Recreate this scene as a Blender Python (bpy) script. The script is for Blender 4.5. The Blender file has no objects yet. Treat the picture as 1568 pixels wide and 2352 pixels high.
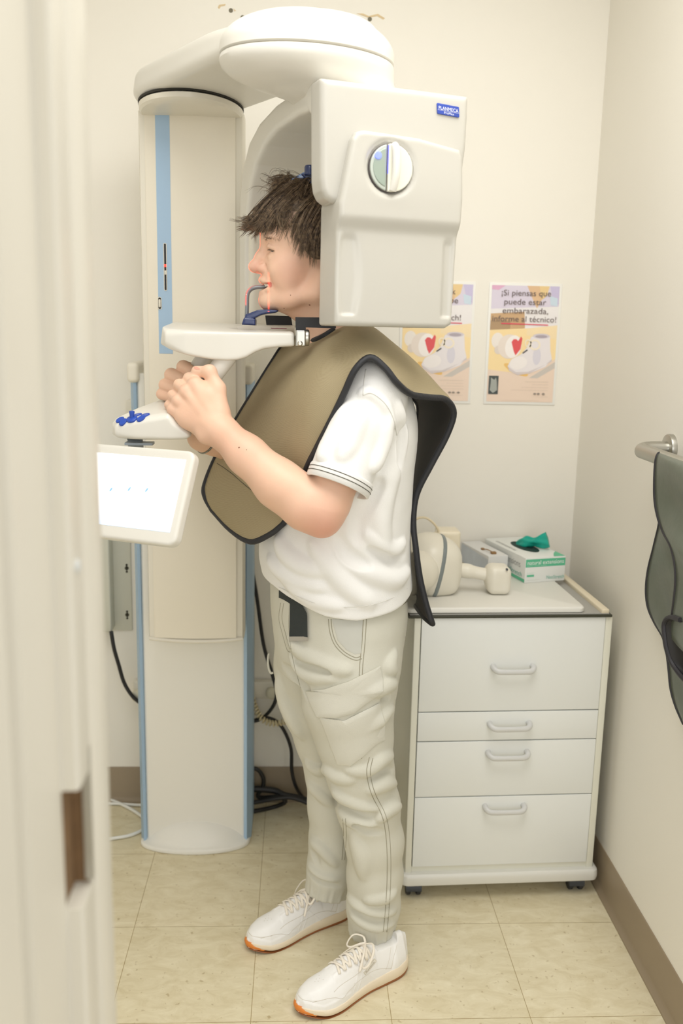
import bpy, bmesh, math, random
import numpy as np
from mathutils import Vector, Matrix
from mathutils.bvhtree import BVHTree
random.seed(7); RNG = np.random.default_rng(7)
SC = bpy.context.scene
COL = SC.collection
pi = math.pi

# ------------------------------------------------------------ camera
F_PX, PITCH, ROLL, YAW, EYE = 2100.0, .1967, -.0212, .0492, 1.4671
IMW, IMH = 1568, 2352
_cp, _sp = math.cos(PITCH), math.sin(PITCH)
_f = np.array([math.sin(YAW)*_cp, math.cos(YAW)*_cp, -_sp])
_r = np.array([math.cos(YAW), -math.sin(YAW), 0.]); _d = np.cross(_f, _r)
_cr, _sr = math.cos(ROLL), math.sin(ROLL)
CM = np.array([_cr*_r+_sr*_d, -_sr*_r+_cr*_d, _f]); EYEP = np.array([0, 0, EYE])
cam = bpy.data.objects.new('camera', bpy.data.cameras.new('camera')); COL.objects.link(cam)
cam.matrix_world = Matrix(((CM[0][0], -CM[1][0], -CM[2][0], 0), (CM[0][1], -CM[1][1], -CM[2][1], 0),
                           (CM[0][2], -CM[1][2], -CM[2][2], EYE), (0, 0, 0, 1)))
cam.data.sensor_fit = 'VERTICAL'; cam.data.sensor_height = 36.0; cam.data.lens = F_PX*36/IMH
cam.data.clip_start = .02; cam.data.clip_end = 50
cam.data.dof.use_dof = True; cam.data.dof.focus_distance = 1.93; cam.data.dof.aperture_fstop = 2.8
SC.camera = cam

# ------------------------------------------------------------ light and exposure
SC.view_settings.view_transform = 'Standard'; SC.view_settings.look = 'None'
SC.view_settings.gamma = 1; SC.view_settings.use_curve_mapping = False
SC.view_settings.exposure = 0.0
world = bpy.data.worlds.new('world'); SC.world = world; world.use_nodes = True
world.node_tree.nodes['Background'].inputs[0].default_value = (1, .99, .97, 1)
world.node_tree.nodes['Background'].inputs[1].default_value = .86
def area(name, loc, rot, sx, sy, power, color=(1, .955, .88)):
    l = bpy.data.lights.new(name, 'AREA'); l.shape = 'RECTANGLE'; l.size = sx; l.size_y = sy
    l.energy = power; l.color = color
    o = bpy.data.objects.new(name, l); o.location = loc; o.rotation_euler = rot; COL.objects.link(o); return o
area('ceiling_lamp_light', (.16, 1.20, 2.60), (0, 0, 0), 1.3, 1.1, 22.5, (1, .987, .96))
area('front_fill_light', (.45, -1.7, 1.75), (math.radians(86), 0, 0), 1.8, 1.5, 20, (1, .99, .965))  # unseen upright fill panel, added behind the camera to brighten surfaces facing it

# ------------------------------------------------------------ pixel rays
def ray(px, py): return np.array([(px-IMW/2)/F_PX, (py-IMH/2)/F_PX, 1])@CM
def at(px, py, Y): v = ray(px, py); return EYEP+v*(Y/v[1])
def atz(px, py, z): v = ray(px, py); return EYEP+v*((z-EYE)/v[2])
def atx(px, py, x): v = ray(px, py); return EYEP+v*(x/v[0])
def atp(px, py, p0, n):
    v = ray(px, py); n = np.array(n, float); return EYEP+v*(np.dot(np.array(p0)-EYEP, n)/np.dot(v, n))

# ------------------------------------------------------------ materials
def lin(c): return tuple(((v/255)/12.92 if v/255 <= .04045 else ((v/255+.055)/1.055)**2.4) for v in c)
MATS = {}
def mat(name, rgb, rough=.5, metal=0., spec=.5, bump=None, var=None, sss=0., emit=None, coat=0., trans=0., alpha=1.):
    """rgb in 0..255 sRGB; bump=(scale,strength,detail); var=(scale,amount)"""
    if name in MATS: return MATS[name]
    m = bpy.data.materials.new(name); m.use_nodes = True; nt = m.node_tree; b = nt.nodes['Principled BSDF']
    c = lin(rgb)+(1,)
    b.inputs['Base Color'].default_value = c; b.inputs['Roughness'].default_value = rough
    b.inputs['Metallic'].default_value = metal; b.inputs['Specular IOR Level'].default_value = spec
    b.inputs['Coat Weight'].default_value = coat; b.inputs['Coat Roughness'].default_value = .1
    if sss: b.inputs['Subsurface Weight'].default_value = sss; b.inputs['Subsurface Radius'].default_value = (.012, .004, .002); b.inputs['Subsurface Scale'].default_value = .5
    if trans: b.inputs['Transmission Weight'].default_value = trans
    if alpha < 1: b.inputs['Alpha'].default_value = alpha
    if emit: b.inputs['Emission Color'].default_value = lin(emit[0])+(1,); b.inputs['Emission Strength'].default_value = emit[1]
    tc = nt.nodes.new('ShaderNodeTexCoord')
    if var:
        n = nt.nodes.new('ShaderNodeTexNoise'); n.inputs['Scale'].default_value = var[0]; n.inputs['Detail'].default_value = 5
        nt.links.new(tc.outputs['Object'], n.inputs['Vector'])
        mx = nt.nodes.new('ShaderNodeMix'); mx.data_type = 'RGBA'
        mx.inputs['A'].default_value = tuple(v*(1-var[1]) for v in c[:3])+(1,)
        mx.inputs['B'].default_value = tuple(min(1, v*(1+var[1])) for v in c[:3])+(1,)
        nt.links.new(n.outputs['Fac'], mx.inputs['Factor']); nt.links.new(mx.outputs['Result'], b.inputs['Base Color'])
    if bump:
        n = nt.nodes.new('ShaderNodeTexNoise'); n.inputs['Scale'].default_value = bump[0]; n.inputs['Detail'].default_value = bump[2] if len(bump) > 2 else 3
        nt.links.new(tc.outputs['Object'], n.inputs['Vector'])
        bp = nt.nodes.new('ShaderNodeBump'); bp.inputs['Strength'].default_value = bump[1]; bp.inputs['Distance'].default_value = .002
        nt.links.new(n.outputs['Fac'], bp.inputs['Height']); nt.links.new(bp.outputs['Normal'], b.inputs['Normal'])
    MATS[name] = m; return m
def weave(name, rgb, rgb2, scale, rough=.8, strength=.25, dist=.001):
    """woven cloth: crossed fine waves in colour and bump"""
    if name in MATS: return MATS[name]
    m = mat(name, rgb, rough); nt = m.node_tree; b = nt.nodes['Principled BSDF']
    tc = nt.nodes.new('ShaderNodeTexCoord')
    w = []
    for d in ('DIAGONAL', 'Z'):
        n = nt.nodes.new('ShaderNodeTexWave'); n.bands_direction = d; n.inputs['Scale'].default_value = scale
        n.inputs['Distortion'].default_value = .4; n.inputs['Detail Scale'].default_value = 3
        nt.links.new(tc.outputs['Object'], n.inputs['Vector']); w.append(n)
    mm = nt.nodes.new('ShaderNodeMath'); mm.operation = 'MULTIPLY'
    nt.links.new(w[0].outputs['Fac'], mm.inputs[0]); nt.links.new(w[1].outputs['Fac'], mm.inputs[1])
    mx = nt.nodes.new('ShaderNodeMix'); mx.data_type = 'RGBA'
    mx.inputs['A'].default_value = lin(rgb)+(1,); mx.inputs['B'].default_value = lin(rgb2)+(1,)
    nt.links.new(mm.outputs[0], mx.inputs['Factor']); nt.links.new(mx.outputs['Result'], b.inputs['Base Color'])
    bp = nt.nodes.new('ShaderNodeBump'); bp.inputs['Strength'].default_value = strength; bp.inputs['Distance'].default_value = dist
    nt.links.new(mm.outputs[0], bp.inputs['Height']); nt.links.new(bp.outputs['Normal'], b.inputs['Normal'])
    return m
M_WALL = mat('wall_paint', (241, 237, 227), .55, bump=(160, .08, 4))
M_WHITE = mat('white_plastic', (224, 221, 212), .28, spec=.5)
M_CREAM = mat('cream_plastic', (230, 225, 211), .35)
M_GREYW = mat('grey_white_plastic', (222, 219, 206), .35)
M_BLUEP = mat('pale_blue_strip', (166, 194, 220), .4)
M_NAVY = mat('navy_plastic', (32, 48, 96), .3, coat=.3)
M_BLACK = mat('black_rubber', (34, 34, 36), .6)
M_DGREY = mat('dark_grey_plastic', (62, 66, 72), .45)
M_GAP = mat('dark_gap', (48, 46, 40), .8)
M_STEEL = mat('brushed_steel', (190, 188, 180), .32, metal=1., bump=(300, .03, 2))

# ------------------------------------------------------------ objects
def prop(o, label=None, cat=None, group=None, kind=None):
    if label: o['label'] = label
    if cat: o['category'] = cat
    if group: o['group'] = group
    if kind: o['kind'] = kind
    return o
def empty(name, loc, label, cat, group=None, rotz=0):
    o = bpy.data.objects.new(name, None); o.empty_display_size = .05; o.location = loc; o.rotation_euler = (0, 0, rotz)
    COL.objects.link(o); prop(o, label, cat, group); return o
def wm(o):
    m = Matrix.LocRotScale(o.location, o.rotation_euler, o.scale)
    return wm(o.parent)@m if o.parent else m
def mk(name, V, Fc, m, parent=None, smooth=True, mi=None, local=False, sharp=None):
    """one mesh object from world-space verts (moved into the parent's frame unless local)"""
    me = bpy.data.meshes.new(name)
    V = np.asarray(V, float).reshape(-1, 3)
    if parent is not None and not local:
        inv = np.array(wm(parent).inverted()); V = V@inv[:3, :3].T+inv[:3, 3]
    if isinstance(Fc, np.ndarray):
        k = Fc.shape[1]; me.vertices.add(len(V)); me.vertices.foreach_set('co', V.astype(np.float32).ravel())
        me.loops.add(Fc.size); me.loops.foreach_set('vertex_index', Fc.astype(np.int32).ravel())
        me.polygons.add(len(Fc)); me.polygons.foreach_set('loop_start', np.arange(0, Fc.size, k, dtype=np.int32))
        me.update(calc_edges=True); me.validate()
    else:
        me.from_pydata([tuple(v) for v in V], [], [tuple(int(i) for i in f) for f in Fc]); me.validate()
    for q in (m if isinstance(m, (list, tuple)) else [m]): me.materials.append(q)
    if mi is not None and len(mi) == len(me.polygons): me.polygons.foreach_set('material_index', np.asarray(mi, np.int32))
    if smooth:
        me.polygons.foreach_set('use_smooth', np.ones(len(me.polygons), bool))
        if sharp: 
            try: me.set_sharp_from_angle(angle=math.radians(sharp))
            except Exception: pass
    me.update()
    o = bpy.data.objects.new(name, me); COL.objects.link(o)
    if parent is not None: o.parent = parent
    return o
class MB:
    """collects plain shapes into one mesh"""
    def __init__(s): s.V = []; s.F = []; s.mi = []; s.n = 0
    def add(s, V, Fc, mi=0):
        V = np.asarray(V, float).reshape(-1, 3); s.V.append(V)
        for f in Fc: s.F.append([int(i)+s.n for i in f]); s.mi.append(mi)
        s.n += len(V); return s
    def box(s, lo, hi, bev=0., mi=0, mtx=None):
        bm = bmesh.new(); bmesh.ops.create_cube(bm, size=1)
        lo = np.array(lo, float); hi = np.array(hi, float)
        for v in bm.verts: v.co = Vector((np.array(v.co)+.5)*(hi-lo)+lo)
        if bev: bmesh.ops.bevel(bm, geom=bm.edges[:], offset=bev, segments=3, profile=.5, affect='EDGES')
        if mtx is not None: bm.transform(mtx)
        bm.verts.index_update(); s.add([tuple(v.co) for v in bm.verts], [[v.index for v in f.verts] for f in bm.faces], mi); bm.free(); return s
    def tube(s, pts, r, n=12, mi=0, cap=True, flat=1.):
        V, Fc = sweep(pts, r, n, cap, flat); return s.add(V, Fc, mi)
    def loft(s, rings, mi=0, cap=True, close=True):
        n = len(rings[0]); V = np.concatenate([np.asarray(r, float) for r in rings]); Fc = []
        for i in range(len(rings)-1):
            for j in range(n if close else n-1):
                a, b = i*n+j, i*n+(j+1) % n; Fc.append([a, b, b+n, a+n])
        if cap: Fc.append(list(range(n))[::-1]); Fc.append([(len(rings)-1)*n+j for j in range(n)])
        return s.add(V, Fc, mi)
    def extrude(s, poly, lo, hi, axes=(0, 1, 2), mi=0):
        """poly in 2 axes, extruded along the third"""
        poly = np.asarray(poly, float); rings = []
        for h in (lo, hi):
            r = np.zeros((len(poly), 3)); r[:, axes[0]] = poly[:, 0]; r[:, axes[1]] = poly[:, 1]; r[:, axes[2]] = h; rings.append(r)
        return s.loft(rings, mi)
    def build(s, name, m, parent=None, smooth=True, sharp=35, local=False, fix=True):
        V = np.concatenate(s.V); o = mk(name, V, s.F, m, parent, smooth, s.mi, local, sharp if smooth else None)
        if fix:
            bm = bmesh.new(); bm.from_mesh(o.data); bmesh.ops.recalc_face_normals(bm, faces=bm.faces[:]); bm.to_mesh(o.data); bm.free()
            if smooth and sharp: o.data.set_sharp_from_angle(angle=math.radians(sharp))
        return o
def sweep(pts, r, n=12, cap=True, flat=1.):
    pts = np.asarray(pts, float); N = len(pts); r = np.broadcast_to(np.asarray(r, float), (N,))
    T = np.gradient(pts, axis=0); T /= np.linalg.norm(T, axis=1)[:, None]+1e-12
    up = np.array([0, 0, 1.]) if abs(T[0][2]) < .9 else np.array([1., 0, 0])
    V = []; nrm = np.cross(T[0], up); nrm /= np.linalg.norm(nrm)
    a = np.linspace(0, 2*pi, n, endpoint=False)
    for i in range(N):
        nrm = nrm-T[i]*np.dot(nrm, T[i]); nrm /= np.linalg.norm(nrm)+1e-12; b = np.cross(T[i], nrm)
        V.append(pts[i]+r[i]*(np.cos(a)[:, None]*nrm+flat*np.sin(a)[:, None]*b))
    V = np.concatenate(V); Fc = []
    for i in range(N-1):
        for j in range(n): a_, b_ = i*n+j, i*n+(j+1) % n; Fc.append([a_, b_, b_+n, a_+n])
    if cap: Fc.append(list(range(n))[::-1]); Fc.append([(N-1)*n+j for j in range(n)])
    return V, Fc
def cr(pts, n=8, closed=False):
    """Catmull-Rom through points"""
    P = np.asarray(pts, float); N = len(P); out = []
    for i in range(N if closed else N-1):
        if closed: p0, p1, p2, p3 = P[(i-1) % N], P[i], P[(i+1) % N], P[(i+2) % N]
        else: p1, p2 = P[i], P[i+1]; p0 = P[i-1] if i else 2*p1-p2; p3 = P[i+2] if i+2 < N else 2*p2-p1
        for k in range(n):
            t = k/n; out.append(.5*(2*p1+(p2-p0)*t+(2*p0-5*p1+4*p2-p3)*t*t+(3*p1-p0-3*p2+p3)*t**3))
    if not closed: out.append(P[-1])
    return np.array(out)
def rrect(w, h, r, n=6, cx=0, cy=0):
    o = []
    for sx, sy, a0 in ((1, 1, 0), (-1, 1, 90), (-1, -1, 180), (1, -1, 270)):
        for k in range(n+1):
            a = math.radians(a0+90*k/n); o.append((cx+sx*(w/2-r)+r*math.cos(a), cy+sy*(h/2-r)+r*math.sin(a)))
    return np.array(o)
def ellipse(a, b, n=32, cx=0, cy=0):
    t = np.linspace(0, 2*pi, n, endpoint=False); return np.stack([cx+a*np.cos(t), cy+b*np.sin(t)], 1)
def text2d(s, size, align='LEFT', ext=0.):
    cu = bpy.data.curves.new('t', 'FONT'); cu.body = s; cu.size = size; cu.align_x = align; cu.extrude = ext; cu.resolution_u = 3
    o = bpy.data.objects.new('t', cu); me = bpy.data.meshes.new_from_object(o)
    V = np.array([v.co[:] for v in me.vertices]).reshape(-1, 3); Fc = [list(p.vertices) for p in me.polygons]
    bpy.data.objects.remove(o); bpy.data.meshes.remove(me); bpy.data.curves.remove(cu); return V, Fc
def frame_map(V, o, u, v, w=(0, 0, 0)):
    V = np.asarray(V, float); V = V if V.shape[1] == 3 else np.c_[V, np.zeros(len(V))]
    return np.array(o)+V[:, :1]*np.array(u)+V[:, 1:2]*np.array(v)+V[:, 2:3]*np.array(w)

# ------------------------------------------------------------ implicit surfaces
def nz(v): v = np.asarray(v, float); return v/(np.linalg.norm(v)+1e-12)
class SDF:
    """blended list of implicit pieces: (fn, lo, hi, op, k)"""
    def __init__(s): s.p = []
    def _a(s, fn, lo, hi, op, k): s.p.append((fn, np.asarray(lo, float), np.asarray(hi, float), op, k)); return s
    def cone(s, a, b, ra, rb, k=.01, op='u', flat=None):
        a = np.asarray(a, float); b = np.asarray(b, float); ba = b-a; l2 = max(float(ba@ba), 1e-10); l = math.sqrt(l2)
        if flat is None:
            def fn(P):
                t = np.clip((P-a)@ba/l2, 0, 1); return np.linalg.norm(P-a-t[:, None]*ba, axis=1)-(ra+(rb-ra)*t)
        else:
            ax, f = nz(flat[0]), flat[1]      # squash: thickness along ax scaled by f
            def fn(P):
                q = P-a; t = np.clip(q@ba/l2, 0, 1); q = q-t[:, None]*ba
                h = q@ax; q = q+(h/f-h)[:, None]*ax; return (np.linalg.norm(q, axis=1)-(ra+(rb-ra)*t))*(min(1, f*1.15))
        R = max(ra, rb); return s._a(fn, np.minimum(a, b)-R, np.maximum(a, b)+R, op, k)
    def line(s, pts, rs, k=.01, op='u', flat=None):
        rs = np.broadcast_to(np.asarray(rs, float), (len(pts),))
        for i in range(len(pts)-1): s.cone(pts[i], pts[i+1], rs[i], rs[i+1], k, op, flat)
        return s
    def ell(s, c, r, k=.01, op='u', rot=None):
        c = np.asarray(c, float); r = np.asarray(r, float); R = None if rot is None else np.asarray(rot, float)
        def fn(P):
            q = P-c
            if R is not None: q = q@R.T
            k0 = np.linalg.norm(q/r, axis=1); k1 = np.linalg.norm(q/(r*r), axis=1)+1e-9
            return k0*(k0-1)/k1
        m = r.max() if R is not None else r; return s._a(fn, c-m, c+m, op, k)
    def box(s, c, h, rd=.005, k=.005, op='u', rot=None):
        c = np.asarray(c, float); h = np.asarray(h, float)-rd; R = None if rot is None else np.asarray(rot, float)
        def fn(P):
            q = P-c
            if R is not None: q = q@R.T
            q = np.abs(q)-h; return np.linalg.norm(np.maximum(q, 0), axis=1)+np.minimum(q.max(1), 0)-rd
        m = np.linalg.norm(h)+rd if R is not None else h+rd; return s._a(fn, c-m, c+m, op, k)
    def prism(s, poly, o, u, v, w, lo, hi, rd=.005, k=.005, op='u'):
        """rounded extrusion of a 2-D polygon in frame (o;u,v), along w from lo to hi"""
        poly = np.asarray(poly, float); o = np.asarray(o, float); A = np.array([nz(u), nz(v), nz(w)]); mid, hh = (lo+hi)/2, (hi-lo)/2-rd
        def fn(P):
            q = (P-o)@A.T; d2 = poly_sd(poly, q[:, :2])+rd; dz = np.abs(q[:, 2]-mid)-hh
            return np.minimum(np.maximum(d2, dz), 0)+np.hypot(np.maximum(d2, 0), np.maximum(dz, 0))-rd
        cs = np.array([o+x*A[0]+y*A[1]+z*A[2] for x, y in poly for z in (lo, hi)]); return s._a(fn, cs.min(0), cs.max(0), op, k)
    def fn(s, f, lo, hi, op='u', k=.005): return s._a(f, lo, hi, op, k)
    def __call__(s, P):
        P = np.asarray(P, float); lo = P.min(0); hi = P.max(0); d = np.full(len(P), 9.)
        for f, l, h, op, k in s.p:
            m = .02+k
            if (l-m > hi).any() or (h+m < lo).any():
                if op == 'u':      # far piece: distance to its box keeps the field honest
                    q = np.maximum(np.maximum(l-P, P-h), 0); d = np.minimum(d, np.linalg.norm(q, axis=1)+.004)
                continue
            e = f(P)
            if op == 'u': hh = np.maximum(k-np.abs(d-e), 0)/max(k, 1e-9); d = np.minimum(d, e)-hh*hh*k*.25
            elif op == 's': hh = np.maximum(k-np.abs(d+e), 0)/max(k, 1e-9); d = np.maximum(d, -e)+hh*hh*k*.25
            elif op == 'i': hh = np.maximum(k-np.abs(d-e), 0)/max(k, 1e-9); d = np.maximum(d, e)+hh*hh*k*.25
            elif op == 'd': d = d+e       # plain displacement
        return d
    def bounds(s):
        b = [(l, h) for f, l, h, op, k in s.p if op == 'u']; return np.min([x[0] for x in b], 0), np.max([x[1] for x in b], 0)
def poly_sd(poly, P):
    n = len(poly); d = np.full(len(P), 1e9); sgn = np.ones(len(P))
    for i in range(n):
        a = poly[i]; b = poly[i-1]; e = b-a; w = P-a
        t = np.clip((w@e)/max(e@e, 1e-12), 0, 1); q = w-t[:, None]*e; d = np.minimum(d, (q*q).sum(1))
        c1 = P[:, 1] >= a[1]; c2 = P[:, 1] < b[1]; c3 = e[0]*w[:, 1] > e[1]*w[:, 0]
        fl = (c1 & c2 & c3) | (~c1 & ~c2 & ~c3); sgn = np.where(fl, -sgn, sgn)
    return sgn*np.sqrt(d)
def surf(S, vox, lo=None, hi=None, pad=.02, proj=1, slack=1.35):
    """surface nets over the blocks near the surface"""
    if lo is None: lo, hi = S.bounds()
    lo = np.asarray(lo, float)-pad; hi = np.asarray(hi, float)+pad; B = 8; bs = B*vox
    nb = np.ceil((hi-lo)/bs).astype(int)+1
    g = np.stack(np.meshgrid(*[np.arange(k) for k in nb], indexing='ij'), -1).reshape(-1, 3)
    def ev(P, ch=60000):
        return np.concatenate([S(P[i:i+ch]) for i in range(0, len(P), ch)]) if len(P) else np.zeros(0)
    # big first pass in bricks so far pieces are skipped
    key = (g//4); order = np.lexsort((key[:, 2], key[:, 1], key[:, 0])); g = g[order]
    dc = ev(lo+(g+.5)*bs, 4096); g = g[np.abs(dc) < bs*.87*slack]
    a = np.arange(B+1); off = np.stack(np.meshgrid(a, a, a, indexing='ij'), -1).reshape(-1, 3)
    Dv = []; per = max(1, 40000//len(off))
    for i in range(0, len(g), per):
        P = (g[i:i+per, None, :]*B+off[None])*vox+lo; Dv.append(S(P.reshape(-1, 3)).astype(np.float32))
    D = np.concatenate(Dv).reshape(-1, B+1, B+1, B+1)
    cs = np.stack([D[:, i:B+i, j:B+j, k:B+k] for i in (0, 1) for j in (0, 1) for k in (0, 1)], -1)
    sg = cs < 0; cnt = sg.sum(-1); act = (cnt > 0) & (cnt < 8)
    bi, x, y, z = np.nonzero(act); cell = g[bi]*B+np.stack([x, y, z], 1); val = cs[bi, x, y, z].astype(float)
    cor = np.array([(i, j, k) for i in (0, 1) for j in (0, 1) for k in (0, 1)], float)
    acc = np.zeros((len(cell), 3)); nn = np.zeros(len(cell))
    for p in range(8):
        for q in range(p+1, 8):
            if np.abs(cor[p]-cor[q]).sum() != 1: continue
            m = (val[:, p] < 0) != (val[:, q] < 0); t = np.where(m, val[:, p]/np.where(m, val[:, p]-val[:, q], 1), 0)
            acc += np.where(m[:, None], cor[p]+t[:, None]*(cor[q]-cor[p]), 0); nn += m
    V = lo+(cell+acc/nn[:, None])*vox
    S3 = (nb*B+8).astype(np.int64)
    lk = lambda c: (c[:, 0].astype(np.int64)*S3[1]+c[:, 1])*S3[2]+c[:, 2]
    k = lk(cell); od = np.argsort(k); ks = k[od]
    def find(c):
        q = lk(c); i = np.clip(np.searchsorted(ks, q), 0, len(ks)-1); return np.where(ks[i] == q, od[i], -1)
    Q = []
    for ax in range(3):
        sl = [slice(0, B)]*3; s1 = list(sl); s1[ax] = slice(1, B+1)
        A, Bb = D[(slice(None), *sl)], D[(slice(None), *s1)]
        m = (A < 0) != (Bb < 0); bi, x, y, z = np.nonzero(m); c = g[bi]*B+np.stack([x, y, z], 1); neg = A[bi, x, y, z] < 0
        e1 = np.zeros(3, int); e2 = np.zeros(3, int); e1[(ax+1) % 3] = 1; e2[(ax+2) % 3] = 1
        q = np.stack([find(c-e1-e2), find(c-e2), find(c), find(c-e1)], 1); q[~neg] = q[~neg][:, ::-1]
        Q.append(q[(q >= 0).all(1)])
    Q = np.concatenate(Q)
    for _ in range(proj):
        e = vox*.5; K4 = np.array([(1, -1, -1), (-1, -1, 1), (-1, 1, -1), (1, 1, 1)], float); E4 = [ev(V+k*e) for k in K4]
        G = sum(q[:, None]*k for q, k in zip(E4, K4))/(4*e); d = sum(E4)/4
        st = np.clip(d/np.maximum((G*G).sum(1), .15), -vox, vox); V = V-st[:, None]*G
    return V, Q
def surfobj(name, S, vox, m, parent=None, **kw):
    V, Q = surf(S, vox, **kw); return mk(name, V, Q, m, parent)
def snoise(P, seed=0, n=6, f=1.):
    """smooth pseudo noise from random sine waves, about -1..1"""
    r = np.random.default_rng(seed); o = np.zeros(len(P))
    for _ in range(n):
        k = r.normal(size=3); k = k/np.linalg.norm(k)*f*r.uniform(.6, 1.5); o += np.sin(P@k+r.uniform(0, 6.28))
    return o/n*1.6
def sm(a, b, x): t = np.clip((np.asarray(x, float)-a)/(b-a), 0, 1); return t*t*(3-2*t)
# ============================================================ the setting
YB, XR, XL, ZC = 2.67, .832, -1.35, 2.62
def struct(name, mb, m, **kw): o = mb.build(name, m, **kw); o['kind'] = 'structure'; return o
def floor_mat():
    m = mat('vinyl_floor', (211, 196, 158), .42); nt = m.node_tree; b = nt.nodes['Principled BSDF']; L = nt.links.new
    tc = nt.nodes.new('ShaderNodeTexCoord'); mp = nt.nodes.new('ShaderNodeMapping'); L(tc.outputs['Object'], mp.inputs[0])
    n1 = nt.nodes.new('ShaderNodeTexNoise'); n1.inputs['Scale'].default_value = 14; n1.inputs['Detail'].default_value = 10; n1.inputs['Roughness'].default_value = .68; n1.inputs['Distortion'].default_value = .9
    mp.inputs['Scale'].default_value = (1, 2.2, 1); mp.inputs['Rotation'].default_value = (0, 0, .5)
    L(mp.outputs[0], n1.inputs['Vector'])
    r1 = nt.nodes.new('ShaderNodeValToRGB'); r1.color_ramp.elements[0].position = .3; r1.color_ramp.elements[1].position = .72
    r1.color_ramp.elements[0].color = lin((214, 201, 166))+(1,); r1.color_ramp.elements[1].color = lin((237, 228, 200))+(1,); L(n1.outputs['Fac'], r1.inputs[0])
    n2 = nt.nodes.new('ShaderNodeTexNoise'); n2.inputs['Scale'].default_value = 70; n2.inputs['Detail'].default_value = 3; L(tc.outputs['Object'], n2.inputs['Vector'])
    r2 = nt.nodes.new('ShaderNodeValToRGB'); r2.color_ramp.elements[0].position = .27; r2.color_ramp.elements[1].position = .36
    r2.color_ramp.elements[0].color = lin((188, 170, 132))+(1,); r2.color_ramp.elements[1].color = (1, 1, 1, 1); L(n2.outputs['Fac'], r2.inputs[0])
    mu = nt.nodes.new('ShaderNodeMix'); mu.data_type = 'RGBA'; mu.blend_type = 'MULTIPLY'; mu.inputs['Factor'].default_value = .55
    L(r1.outputs[0], mu.inputs['A']); L(r2.outputs[0], mu.inputs['B'])
    br = nt.nodes.new('ShaderNodeTexBrick'); br.offset = 0; br.inputs['Scale'].default_value = 1
    br.inputs['Brick Width'].default_value = .3048; br.inputs['Row Height'].default_value = .3236; br.inputs['Mortar Size'].default_value = .0008; br.inputs['Mortar Smooth'].default_value = .2
    br.inputs['Color1'].default_value = (1, 1, 1, 1); br.inputs['Color2'].default_value = (.955, .955, .94, 1); br.inputs['Mortar'].default_value = lin((186, 172, 138))+(1,)
    m2 = nt.nodes.new('ShaderNodeMapping'); m2.inputs['Location'].default_value = (.3925+.3048*6, -2.0475+.3236*12, 0); L(tc.outputs['Object'], m2.inputs[0]); L(m2.outputs[0], br.inputs['Vector'])
    m3 = nt.nodes.new('ShaderNodeMix'); m3.data_type = 'RGBA'; m3.blend_type = 'MULTIPLY'; m3.inputs['Factor'].default_value = 1
    L(mu.outputs['Result'], m3.inputs['A']); L(br.outputs['Color'], m3.inputs['B']); L(m3.outputs['Result'], b.inputs['Base Color'])
    bp = nt.nodes.new('ShaderNodeBump'); bp.inputs['Strength'].default_value = .12; bp.inputs['Distance'].default_value = .001; L(n1.outputs['Fac'], bp.inputs['Height']); L(bp.outputs[0], b.inputs['Normal'])
    return m
struct('floor', MB().box((-1.5, -1.6, -.05), (XR+.1, YB+.1, 0)), floor_mat(), smooth=False)
struct('wall_back', MB().box((XL-.1, YB, 0), (XR+.1, YB+.1, ZC)), M_WALL, smooth=False)
struct('wall_right', MB().box((XR, .88, 0), (XR+.1, YB, ZC)), M_WALL, smooth=False)
struct('wall_left', MB().box((XL-.1, .95, 0), (XL, YB, ZC)), M_WALL, smooth=False)
struct('ceiling', MB().box((XL-.1, .95, ZC), (XR+.1, YB+.1, ZC+.05)), mat('ceiling_white', (240, 238, 230), .8), smooth=False)
M_BASE = mat('taupe_vinyl_base', (150, 134, 110), .45)
def cove(name, pts):    # cove base: upright with a small toe, swept along the wall
    prof = [(0, 0), (.016, 0), (.015, .004), (.008, .010), (.0045, .018), (.004, .112), (.002, .116), (0, .116)]
    return prof
mb = MB(); prof = cove('', None)
mb.extrude([(YB-d, z) for d, z in prof], XL, XR-.004, axes=(1, 2, 0)); struct('baseboard_back', mb, M_BASE, sharp=30)
mb = MB(); mb.extrude([(XR-d*1.15, z) for d, z in prof], .9, YB-.004, axes=(0, 2, 1)); struct('baseboard_right', mb, M_BASE, sharp=30)

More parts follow.
